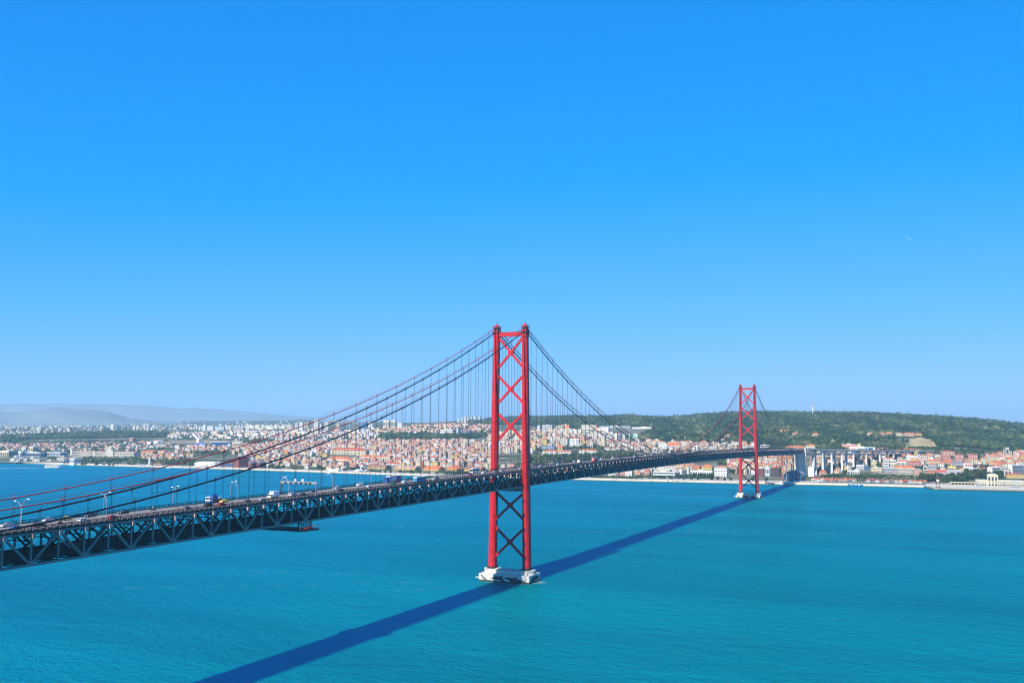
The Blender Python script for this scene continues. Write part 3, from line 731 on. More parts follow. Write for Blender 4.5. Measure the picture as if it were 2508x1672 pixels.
for a in [
 (-6.3,-430.5,'saloon','silver','silver saloon car at the left edge on the far lanes'),
 (3.9,-435,'hatch','blue','blue car nearest the left edge, half behind the railing'),
 (4.2,-425.5,'hatch','black','black car beside the pale post at the left end of the deck'),
 (-8.2,-411,'saloon','silver','silver car half hidden behind the thick black cable'),
 (-6.0,-405,'hatch','yellow','small yellow car mostly hidden behind the thick black cable'),
 (5.0,-407.3,'estate','white','white estate car on the near lanes close to the left edge'),
 (-7.5,-391.9,'hatch','navy','dark blue hatchback on the far lanes opposite the white estate'),
 (6.5,-394.5,'hatch','red','small red car behind the near railing'),
 (-5.5,-377,'estate','black','black estate car on the far lanes behind a lamp post'),
 (4.5,-352,'hatch','grey','grey hatchback on the near lanes below a motorcyclist'),
 (2.0,-336,'hatch','black','black hatchback beside a lamp post in the middle of the deck'),
 (-2.4,-330.5,'hatch','blue','light blue car driving beside the white-cab truck'),
 (-4.9,-317.1,'saloon','yellow','pale yellow saloon car behind the white-cab truck'),
 (5.2,-331,'hatch','red','dark red car beside the near railing below the white-cab truck'),
 (4.7,-312.9,'estate','grey','grey estate car between the yellow saloon and the box van'),
 (6.3,-304,'saloon','silver','silver saloon car following the grey estate'),
 (1.5,-273.8,'van','silver','silver van passing under the sign gantry'),
 (4.4,-269,'saloon','black','black car beside the silver van under the gantry'),
 (-4.1,-248.6,'saloon','navy','navy car just past the sign gantry'),
 (-6.8,-222,'hatch','silver','silver hatchback on the far lanes left of the white van'),
 (4.8,-236,'hatch','black','black hatchback by the lamp post with the red box'),
 (-8.0,-196.7,'van','white','white van ahead of the blue truck'),
 (3.8,-206.0,'saloon','white','white car behind a blue car, left of the blue truck'),
 (.6,-203,'hatch','blue','blue car beside the white car, left of the blue truck'),
 (2.9,-178,'hatch','green','dark green car beside the blue truck'),
 (4.5,-167.5,'van','white','small white van just in front of the blue coach'),
 (5.2,-131,'saloon','silver','silver car ahead of the blue coach'),
 (2.0,-122,'hatch','black','black car ahead of the silver car'),
 (-3.5,-113,'estate','grey','grey estate car midway between the two coaches'),
 (4.6,-78,'hatch','red','dark red car below the white coach'),
 (-1.5,-67,'hatch','navy','navy car left of the white coach'),
 (3.2,-54,'van','white','small white van in front of the white coach'),
 (-6.0,-30,'saloon','navy','navy car between the white coach and the near tower'),
 (4.0,-33,'hatch','black','black car on the near lanes close to the tower'),
 (1.4,-19,'saloon','silver','silver car beside the left leg of the near tower')]: car(*a)
seen = {}
for i in range(44):
    near = i % 2 == 0
    Y = 14+i*21+rnd.uniform(-7,7); x = rnd.choice([3.2,7.3]) if near else rnd.choice([-8,-4.4,-.8])
    c = rnd.choice(['white','white','silver','silver','grey','black','navy','red','blue','beige']); k = rnd.choice(['hatch','hatch','saloon','estate','van'])
    if abs(Y-139) < 14 or abs(Y-175.7) < 12: continue
    key = (c, k, near); n = seen.get(key, 0); seen[key] = n+1
    car(x, Y, k, c, '%s %s on the %s lanes between the towers, %s such past the near tower' % (c, {'hatch':'hatchback','saloon':'saloon','estate':'estate','van':'van'}[k], 'near' if near else 'far', ordw(n)))

def big_vehicle(name, x, Y, label, cat, boxes, wheels, group='trucks and coaches on the bridge'):
    """boxes: (part name, material or colour, x0,x1,y0,y1,z0,z1)"""
    t = thing(name, (x,Y,road(Y)+.02), label, cat, group, 0 if x < 1 else math.pi)
    acc = {}
    for (pn, m, *bx) in boxes: acc.setdefault((pn, m if not isinstance(m, tuple) else m), MB()).box(*bx)
    for (pn, m), q in acc.items():
        if isinstance(m, tuple): q.build(pn, M_CAR, t, color=m)
        else: q.build(pn, m, t)
    for y in wheels:
        for s in (-1,1): link('wheel', WHEEL, t, (s*1.1,y,.5), scale=(1.5,1.5,1.5))
    for s in (-1,1): link('headlight', LAMPM, t, (s*.9,min(b[4] for b in boxes)-.02,.8))
    return t
BL = (.02,.10,.36); WH = (.74,.74,.74); DK = (.03,.03,.035)
big_vehicle('lorry',-7.6,-321,'flatbed lorry with white cab carrying blue machinery','lorry',[
 ('cab',WH,-1.2,1.2,-4.0,-2.0,.6,2.9),('windscreen',M_GLASS,-1.1,1.1,-4.04,-3.98,1.75,2.65),('windscreen',M_GLASS,-1.22,1.22,-3.6,-2.7,1.8,2.6),
 ('chassis',DK,-1.1,1.1,-4.0,4.0,.5,1.1),('flatbed',DK,-1.25,1.25,-1.8,4.2,1.1,1.6),('load',BL,-1.0,1.0,-1.5,1.6,1.6,3.5),('load',BL,-.7,.4,-.8,.8,3.5,4.0),('load',WH,-1.0,1.0,1.9,3.9,1.6,2.5)],(-3.0,1.9,3.1))
big_vehicle('box_van',2.0-1.2,-288.5,'white box van left of the sign gantry','van',[
 ('cab',WH,-1.0,1.0,-3.2,-1.5,.5,2.1),('windscreen',M_GLASS,-.95,.95,-3.23,-3.17,1.25,1.95),('cargo_box',WH,-1.15,1.15,-1.4,3.3,.8,3.3),('chassis',DK,-.9,.9,-3.1,3.2,.4,.8)],(-2.3,2.0))
big_vehicle('articulated_lorry',-6.4,-163,'articulated lorry with bright blue cab and curtain-sided trailer','lorry',[
 ('cab',BL,-1.25,1.25,-8.2,-5.9,.6,3.6),('windscreen',M_GLASS,-1.1,1.1,-8.25,-8.18,1.9,2.9),('windscreen',M_GLASS,-1.27,1.27,-7.8,-6.9,2.0,2.9),
 ('trailer',(.50,.52,.56),-1.27,1.27,-5.5,2.6,1.1,4.1),('trailer_end',(.06,.08,.22),-1.275,1.275,2.6,8.0,1.1,4.1),('roof_sheet',WH,-1.29,1.29,-5.55,8.05,4.1,4.2),
 ('chassis',DK,-1.0,1.0,-8,8,.5,1.1)],(-7.2,-4.2,5.0,6.2,7.3))
def coach(x, Y, c1, c2, label):
    big_vehicle('coach', x, Y, label, 'coach',[
     ('body',c1,-1.25,1.25,-6,6,.45,1.75),('window_band',M_GLASS,-1.22,1.22,-5.98,5.98,1.75,2.85),('roof',c2,-1.25,1.25,-6,6,2.85,3.4),('windscreen',M_GLASS,-1.15,1.15,-6.04,-5.97,1.3,2.8),('body',c1,-1.26,1.26,4.6,6.02,1.7,2.86)],(-4.2,3.8))
coach(6.0,-152,(.06,.24,.48),WH,'light blue coach with white roof on the near lanes')
coach(-7.4,-46,WH,WH,'white coach with dark windows on the far lanes by the near tower')
big_vehicle('lorry',7.6,177,'lorry with bright red tail standing out between the towers','lorry',[
 ('cab',WH,-1.2,1.2,-6.6,-4.6,.6,2.9),('windscreen',M_GLASS,-1.1,1.1,-6.64,-6.58,1.75,2.65),('trailer',(.20,.12,.12),-1.25,1.25,-4.4,6,1.0,3.9),
 ('tail_door',(.62,.015,.015),-1.27,1.27,6,6.06,.9,3.95),('tail_stripe',WH,-.2,.35,6.06,6.1,1.2,3.7),('roof_sheet',WH,-1.27,1.27,-4.4,6,3.9,4.0),('chassis',DK,-1,1,-6.4,6,.5,1)],(-5.6,3.2,4.5))
big_vehicle('box_van',6.0,139,'beige box van left of the red lorry','van',[
 ('cab',WH,-1.0,1.0,-3.2,-1.5,.5,2.1),('windscreen',M_GLASS,-.95,.95,-3.23,-3.17,1.25,1.95),('cargo_box',(.6,.55,.42),-1.15,1.15,-1.4,3.3,.8,3.2),('chassis',DK,-.9,.9,-3.1,3.2,.4,.8)],(-2.3,2.0))
big_vehicle('lorry',-6.5,512,'lorry with white front and dark trailer near midspan','lorry',[
 ('cab',WH,-1.25,1.25,-8,-5.8,.6,3.6),('windscreen',M_GLASS,-1.1,1.1,-8.05,-7.98,1.9,2.9),('trailer',(.03,.035,.07),-1.25,1.25,-5.4,7,1.1,4.0),('chassis',DK,-1,1,-8,7,.5,1.1)],(-7,5,6.2))
big_vehicle('lorry',3.0,806,'small orange lorry close to the far tower','lorry',[
 ('cab',(.6,.22,.02),-1.2,1.2,-3.6,-1.8,.6,2.7),('windscreen',M_GLASS,-1.1,1.1,-3.64,-3.58,1.6,2.5),('tipper',(.6,.22,.02),-1.2,1.2,-1.6,3.6,1.0,2.6),('chassis',DK,-1,1,-3.6,3.6,.5,1)],(-2.7,1.8,2.9))

def rider(x, Y, label, jacket, helmet):
    z = road(Y)+.02; rz = 0 if x < 1 else math.pi
    t = thing('motorcycle', (x,Y,z), 'dark motorcycle ridden by '+label, 'motorcycle', 'motorcycles on the bridge', rz)
    for y in (-.72,.72): link('wheel', WHEEL, t, (0,y,.33))
    q = MB(); q.prism([(-.45,.42),(-.55,.95),(-.2,1.0),(.15,.85),(.85,.92),(.9,.8),(.35,.4)],'x',-.16,.16); q.bar((-.72,0,.33) if 0 else (0,-.72,.33),(0,-.5,1.0),.1)
    q.bar((-.38,-.42,1.08),(.38,-.42,1.08),.05); q.build('frame', mat('motorcycle_black',(.02,.02,.022),.4), t)
    V = [(0,.25,.95),(0,.18,1.2),(0,.0,1.45),(0,-.05,1.56),(0,-.07,1.68)]
    E = [(0,1),(1,2),(2,3),(3,4)]; RR = [.17,.17,.19,.075,.14]
    for s in (-1,1):
        n = len(V); V += [(s*.12,.2,.9),(s*.2,-.22,.82),(s*.19,.1,.42),(s*.19,-.02,.38)]; E += [(0,n),(n,n+1),(n+1,n+2),(n+2,n+3)]; RR += [.11,.085,.06,.05]
        n = len(V); V += [(s*.22,-.02,1.42),(s*.32,-.15,1.18),(s*.3,-.4,1.1)]; E += [(2,n),(n,n+1),(n+1,n+2)]; RR += [.075,.055,.05]
    me = bpy.data.meshes.new('person'); me.from_pydata(V, E, []); me.materials.append(mat('rider_'+label.split()[2], jacket, .7))
    o = link('person', me, None, (x,Y,z), rot=(0,0,rz)); md = o.modifiers.new('skin','SKIN')
    for i, v in enumerate(me.skin_vertices[0].data): v.radius = (RR[i],RR[i]); v.use_root = (i == 0)
    ss = o.modifiers.new('smooth','SUBSURF'); ss.levels = ss.render_levels = 1
    tag(o, 'person in %s riding a motorcycle' % label[label.index('in')+3:], 'person', 'motorcyclists on the bridge')
    h = MB(); h.dome((0,-.07,1.62),.165,.2,10,4); h.tube([(0,-.07,1.56),(0,-.07,1.62)],.165,10); h.build('helmet', mat('helmet_'+label.split()[2], helmet, .3), o)
rider(3.6,-416.5,'person in dark jacket near the left edge of the deck',(.03,.03,.035),(.05,.05,.05))
rider(-4.5,-362,'person in pale jacket on the far lanes',(.35,.35,.36),(.6,.6,.6))

# lamp posts
def lamp_meshes():
    q = MB(); q.tube([(0,0,0),(0,0,6.6)],[.10,.07],8)
    pts = [(0,0,6.6),(.25,0,7.4),(.8,0,8.1),(1.6,0,8.55),(2.6,0,8.8)]
    q.tube(pts,[.07,.06,.055,.05,.045],8); q.tube([(0,0,6.0),(.35,0,6.9),(.95,0,7.75),(1.7,0,8.35)],.045,6)
    h = MB(); h.taper((3.05,0),(.55,.2),8.72,(2.95,0),(.42,.14),8.98)
    b = MB(); b.box(-.22,.22,-.22,.22,0,.35)
    return q.mesh('post', M_GALV), h.mesh('lamp_head', M_WHITE), b.mesh('base', M_GALV)
LP, LH, LB = lamp_meshes()
def lamp(x, Y, flip, label):
    t = thing('street_lamp', (x,Y,road(Y)), label, 'street lamp', 'curved lamp posts along the bridge deck', math.pi if flip else 0)
    link('post', LP, t); link('lamp_head', LH, t); link('base', LB, t)
for k in range(36):
    Y = -428+39.0*k; lamp(-2.5, Y, True, 'grey lamp post in the middle of the deck, %s from the left edge' % ordw(k) if Y < 0 else 'lamp post in the middle of the deck between the towers, %s past the near tower' % ordw(k-11))
    Y = -420.6+38.4*k; lamp(-10.75, Y, False, 'lamp post outside the far railing, %s from the left edge' % ordw(k) if Y < 0 else 'lamp post on the far railing between the towers, %s past the near tower' % ordw(k-11))

# overhead sign gantry
GY = -267; t = thing('sign_gantry', (0,GY,road(GY)), 'pale steel gantry with signal boxes spanning the bridge lanes', 'gantry')
for s in (-1,1):
    q = MB()
    for dy in (-.45,.45): q.tube([(s*10.6,dy,-.5),(s*10.6,dy,6.6)],.16,8)
    for z in (1,2.3,3.6,4.9): q.bar((s*10.6,-.45,z),(s*10.6,.45,z+1.2),.1)
    q.build('leg', M_GALV, t)
q = MB()
for dy in (-.45,.45): q.bar((-10.6,dy,5.7),(10.6,dy,5.7),.16); q.bar((-10.6,dy,6.6),(10.6,dy,6.6),.16)
for i in range(12):
    for dy in (-.45,.45): q.bar((-10.6+i*1.77,dy,5.7 if i%2 else 6.6),(-8.83+i*1.77,dy,6.6 if i%2 else 5.7),.09)
q.box(-10.6,10.6,-.5,-.46,6.0,6.6); q.build('beam', M_GALV, t)
for x in (-7.4,-4.2,-1.0,1.9,4.6,7.2):
    q = MB(); q.box(x-.65,x+.65,-.75,-.5,5.4,6.35); q.build('signal_box', M_STEEL2, t)
for x in (-2.0,2.3):
    q = MB(); q.tube([(x,-.1,7.4),(x,.02,7.4)],.62,16); q.tube([(x,0,6.6),(x,0,7.0)],.06,6); q.build('round_sign', M_WHITE, t)
# hanging maintenance platform
MY = -276; z0 = 61.4
t = thing('maintenance_platform', (0,MY,z0), 'dark maintenance platform hanging under the truss left of the near tower', 'platform')
q = MB()
for y in (-6,-2,2,6): q.bar((-13,y,.3),(14.5,y,.3),.35,.7)
for i in range(12):
    x = -13+i*2.5; q.bar((x,-6,.3),(x,6,.3),.25,.5); q.bar((x,-6,.3),(x+2.5,6,.3),.18,.18)
q.box(-13,14.5,-6.2,6.2,.62,.72); q.build('frame', M_STEEL2, t)
q = MB()
for (xx, yy) in [(-13+2.5*i,-6) for i in range(12)]+[(-13+2.5*i,6) for i in range(12)]+[(14.5,y) for y in (-6,-3,0,3,6)]: q.bar((xx,yy,.7),(xx,yy,2.3),.12)
for h in (1.5,2.3): q.bar((-13,-6,h),(14.5,-6,h),.1); q.bar((-13,6,h),(14.5,6,h),.1); q.bar((14.5,-6,h),(14.5,6,h),.1)
q.build('guard_rail', M_STEEL, t)
q = MB()
for x in (-10.5,10.5):
    for y in (-5,5): q.bar((x,y,.6),(x,y,zb(MY+y)-z0+.3),.3)
q.build('hanger_arm', M_STEEL2, t)
q = MB(); q.box(11.2,13.8,-2,1.6,.8,1.5); q.build('winch', M_RED, t)
for x in (-9.8,9.8):
    q = MB()
    for i in range(6): q.bar((x,-5+i*2,.7),(x,-3+i*2,zb(MY)-z0+.2),.22); q.bar((x,-3+i*2,.7),(x,-5+i*2,zb(MY)-z0+.2),.22)
    q.build('hanger_frame', M_STEEL2, t)
t = thing('inspection_stair', (10.5,-428,zb(-428)), 'sloping inspection stair hung beside the truss at the left edge', 'stair')
q = MB()
for x in (.9,1.7): q.bar((x,-1,11.4),(x,9,4.6),.16,.3)
for i in range(22): q.bar((.9,-1+i*.455,11.4-i*.31),(1.7,-1+i*.455,11.4-i*.31),.3,.06)
q.bar((.9,-1,12.4),(.9,9,5.6),.07); q.bar((1.7,-1,12.4),(1.7,9,5.6),.07); q.box(.5,2.1,9,12,4.4,4.6); q.build('flight', M_STEEL, t)
for y in (9,10.5,12):
    p = MB(); p.bar((2.05,y,4.6),(2.05,y,5.7),.08); p.build('baluster', M_STEEL, t)

# ------------------------------------------------------------------ boats
def hull(Lh, bw, d, z0, z1):
    q = MB(); prof = [(-Lh/2,-bw/2),(Lh*.28,-bw/2),(Lh*.42,-bw*.3),(Lh/2,0),(Lh*.42,bw*.3),(Lh*.28,bw/2),(-Lh/2,bw/2)]
    n = len(prof); b = 0
    for (z, k) in ((z0,.9),(z1,1.0)): q.v += [(x*k if x < 0 else x*(k if z == z0 else 1), y*k, z) for (x,y) in prof]
    for j in range(n): q.f.append((j,(j+1)%n,n+(j+1)%n,n+j)); q.m.append(0)
    q.f.append(tuple(range(n,2*n))); q.m.append(0); return q
FX, FY = (-1963.1,1367.9)
t = thing('ferry', (FX,FY,0), 'white passenger ferry with two decks trailing a long wake', 'ferry', None, R(40))
hull(46,11,3,-.8,3.0).build('hull', M_WHITE, t)
q = MB(); q.box(-23.1,20,-5.4,5.4,1.1,1.5); q.build('hull_stripe', M_STEEL2, t)
q = MB(); q.prism([(-22,3.0),(17.5,3.0),(14,5.6),(-21.5,5.6)],'y',-5,5); q.prism([(-20,6.0),(13,6.0),(11,8.4),(-19.5,8.4)],'y',-4.4,4.4); q.box(-21.5,14.5,-5.1,5.1,5.6,5.95); q.box(-20,11.5,-4.6,4.6,8.4,8.7); q.build('superstructure', M_WHITE, t)
q = MB(); q.box(-20.5,15,-5.06,5.06,3.9,4.9); q.box(-18,11.5,-4.46,4.46,6.8,7.7); q.build('window_band', M_GLASS, t)
q = MB(); q.bar((5,0,8.7),(4,0,13),.8,.8); q.box(2.5,6,-1.2,1.2,8.7,10.2); q.build('mast', M_WHITE, t)
WX, WY = (-2046.1,1265.5)
q = MB(); fm = mat('foam', (.62,.66,.67), .8, .15, .3)
A = Vector((FX,FY,0)); B = Vector((WX,WY,0)); B = A+(B-A)*1.5; d = (B-A).normalized(); n = Vector((-d.y,d.x,0))
prev = None
for i in range(90):
    p = A+(B-A)*(i/89); wd = 2.0+3.5*min(1,i/30)+rnd.uniform(-.9,.9); c = p+n*rnd.uniform(-.8,.8)
    cur = (c-n*wd, c+n*wd)
    if prev: q.quad([(*prev[0].xy,.03),(*cur[0].xy,.03),(*cur[1].xy,.03),(*prev[1].xy,.03)])
    prev = cur
tag(q.build('ferry_wake', fm), kind='stuff')
def boat(name, pos, Lb, rz, label, cat, hullmat, cabin=True, masts=0, group=None):
    t = thing(name, (pos[0],pos[1],0), label, cat, group, rz)
    hull(Lb,Lb*.26,2,-.5,max(.9,Lb*.06)).build('hull', hullmat, t)
    z = max(.9,Lb*.06)
    if cabin:
        q = MB(); q.prism([(-Lb*.3,z),(Lb*.12,z),(Lb*.06,z+Lb*.09),(-Lb*.28,z+Lb*.09)],'y',-Lb*.09,Lb*.09); q.build('cabin', M_WHITE, t)
        q = MB(); q.box(-Lb*.26,Lb*.05,-Lb*.093,Lb*.093,z+Lb*.035,z+Lb*.07); q.build('window_band', M_GLASS, t)
    for k in range(masts):
        q = MB(); x = -Lb*.1+k*Lb*.25; q.tube([(x,0,z),(x,0,z+Lb*1.15)],Lb*.007+.05,6); q.bar((x,0,z+1.4),(x-Lb*.34,0,z+1.5),.16); q.build('mast', M_GALV, t)
    return t
boat('moored_ship', (-1769.6,1504.7), 38, 0, 'low dark ship moored below the white stone tower', 'ship', M_STEEL)
boat('moored_ship', (-1594.7,1507), 26, 0, 'dark barge moored left of the brick power station', 'barge', M_STEEL2)
boat('moored_ship', (-1472.3,1498.6), 20, 0, 'long dark barge moored in front of the white curved museum', 'barge', M_STEEL2)
boat('moored_ship', (-1429.4,1492.4), 24, 0, 'dark barge moored in front of the brick chimneys', 'barge', M_STEEL2)
boat('moored_ship', (-1313.1,1515.4), 22, 0, 'dark barge moored beside the red-edged quay', 'barge', M_STEEL2)
boat('motor_boat', (-1830.8,1521.7), 9, 0, 'small dark boat by the shore left of the moored ship', 'boat', M_STEEL2)
boat('motor_boat', (-1682,1505.3), 10, 0, 'small boat moored right of the white stone tower', 'boat', M_WHITE)
i = 0
for px, py in [(62,1558),(72,1560),(80,1556),(90,1560),(100,1557),(108,1561),(117,1552),(126,1549),(133,1556),(140,1550),(150,1559),(160,1555),(168,1560),(177,1556),(186,1560),(196,1555),(205,1560),(214,1556),(224,1559),(234,1555),(243,1560),(252,1556)]:
    boat('sailing_boat', (px, py-26-rnd.uniform(0,14)), rnd.uniform(8,13), R(rnd.uniform(75,105)), 'white sailing boat with bare mast in the dock, %s from the left' % ordw(i), 'sailing boat', M_WHITE, True, 1, 'sailing boats in the dock'); i += 1
# thin lines of foam left on the river
fm2 = mat('foam_trail', (.22,.40,.44), .8, .1, .4)
q = MB()
for (ax, ay, bx, by, wd) in [(-151,342,-46,369,1.3),(-46,369,46,400,1.0),(17,410,201,471,1.2),(-281,319,-260,319,1.5),(-391,344,-351,323,1.6),(-94,308,-56,317,0.8),(-302,1022,-21,999,2.0),(-238,967,-56,1039,2.5),(-221,-43,-112,-16,1.0),(-151,-94,-48,-29,1.0),(-84,-102,-24,-51,0.9),(-228,-147,-138,-84,0.8),(-48,190,124,221,0.6),(81,758,342,800,1.2)]:
    n_ = int(math.hypot(bx-ax, by-ay)/9)+2; gap = 0
    for i in range(n_):
        if rnd.random() < .38: continue
        k0, k1 = i/n_, (i+rnd.uniform(.5,1.3))/n_; w0 = wd*rnd.uniform(.25,1); off = rnd.uniform(-1,1)*wd
        x0, y0, x1, y1 = ax+(bx-ax)*k0, ay+(by-ay)*k0+off, ax+(bx-ax)*k1, ay+(by-ay)*k1+off
        q.quad([(x0,y0-w0*.5,.02),(x1,y1-w0*.3,.02),(x1,y1+w0*.3,.02),(x0,y0+w0*.5,.02)])
for Y in (0, L):
    for i in range(70):
        a = rnd.uniform(-2.4,.5); r_ = rnd.uniform(1.0,1.22); x, y = 21.5*r_*math.cos(a), Y+12.5*r_*math.sin(a)
        l_ = rnd.uniform(1,4); q.quad([(x-l_,y-.25,.02),(x+l_,y-.2,.02),(x+l_*.8,y+.25,.02),(x-l_*.9,y+.2,.02)])
tag(q.build('foam_trail', fm2), kind='stuff')
# timber dolphins in front of the far tower
for k, (px, py) in enumerate([(-42.5,1476.4), (-32.6,1472.8)]):
    t = thing('mooring_dolphin', (px,py,0), ['small dark mooring frame in the water right of the far tower','wider dark mooring frame in the water beside the trestle'][k], 'mooring', 'mooring frames off the far shore')
    q = MB(); w = 3+3*k
    for x in (-w,0,w):
        for y in (-1.5,1.5): q.tube([(x,y,-2),(x,y,4.2)],.4,6)
    q.build('piles', M_STEEL2, t); q = MB(); q.box(-w-.6,w+.6,-2,2,2.6,3.6); q.build('cap_beam', M_STEEL2, t)

# ------------------------------------------------------------------ the city on the far bank: buildings one could point to
WALL = dict(white=(.74,.72,.67), cream=(.66,.57,.38), pale=(.62,.58,.49), yellow=(.62,.47,.16), ochre=(.58,.34,.08), pink=(.55,.27,.22), salmon=(.60,.36,.25), grey=(.36,.36,.36), slate=(.16,.18,.22),
 blue=(.06,.20,.42), brick=(.30,.085,.06), brown=(.10,.065,.055), maroon=(.30,.03,.08), mint=(.36,.62,.50), stone=(.50,.46,.38), orange=(.62,.25,.09), bluegrey=(.22,.29,.38), lilac=(.42,.36,.42), paleblue=(.50,.58,.62))
ROOF = dict(orange=(.55,.150,.048), red=(.43,.10,.055), brown=(.29,.15,.10), grey=(.34,.33,.31), white=(.66,.65,.62), dark=(.08,.08,.085), slate=(.17,.18,.20), pinkish=(.44,.26,.19), yellow=(.6,.45,.16), blue=(.10,.22,.45), tan=(.42,.33,.22))
TAKEN = []          # footprints already built on: (x0, x1, y0, y1)
def facade(q, x0, x1, y, z0, z1, fl, bays, style):
    if style == 'none': return
    fh = (z1-z0)/fl; bw = (x1-x0)/bays
    for f in range(fl):
        za, zc = z0+fh*(f+.28), z0+fh*(f+.78)
        if style == 'band': q.box(x0+.6, x1-.6, y-.18, y+.05, za, zc); continue
        if style == 'arcade':
            za, zc = (z0, z0+fh*.72) if f == 0 else (z0+fh*(f+.3), z0+fh*(f+.7))
        for b in range(bays):
            k = .30 if style != 'arcade' else .32
            q.box(x0+bw*(b+.5-k), x0+bw*(b+.5+k), y-.15, y+.05, za, zc)
def side(q, x, y0, y1, z0, z1, fl, n):
    fh = (z1-z0)/fl; bw = (y1-y0)/n; d = .15
    for f in range(fl):
        for b in range(n): q.box(x-.05, x+d, y0+bw*(b+.25), y0+bw*(b+.75), z0+fh*(f+.28), z0+fh*(f+.78))
def building(name, B, wall, rs, rc, rh, fs, fl, bays, label, cat, group=None, yaw=0):
    X, Y, z, w, h, dep = B
    t = thing(name, (X, Y, z), label, cat, group, R(yaw))
    TAKEN.append((X-w/2-3, X+w/2+3, Y-4, Y+dep+4, z+h))
    q = MB(); q.box(-w/2, w/2, 0, dep, -6, h); q.build('wall', M_OBJ, t, color=WALL[wall])
    q = MB()
    if rs == 'flat':
        q.box(-w/2-.25, w/2+.25, -.25, dep+.25, h, h+.7)
        if w > 9: q.box(-w*.18, w*.05, dep*.4, dep*.75, h+.7, h+3.0)
    elif rs == 'saw':
        n = max(2, int(w/14))
        for k in range(n): q.roof(-w/2+w*k/n, -w/2+w*(k+1)/n, 0, dep, h, rh, 'gable', .0)
    else: q.roof(-w/2, w/2, 0, dep, h, rh, rs, .5)
    q.build('roof', M_ROOF, t, color=ROOF[rc])
    if fs != 'none':
        q = MB(); facade(q, -w/2, w/2, 0, 0, h, fl, bays, fs); side(q, w/2, 0, dep, 0, h, fl, max(1, int(dep/6)))
        tag(q.build('glazing', M_GLASS, t), kind='stuff')
    return t
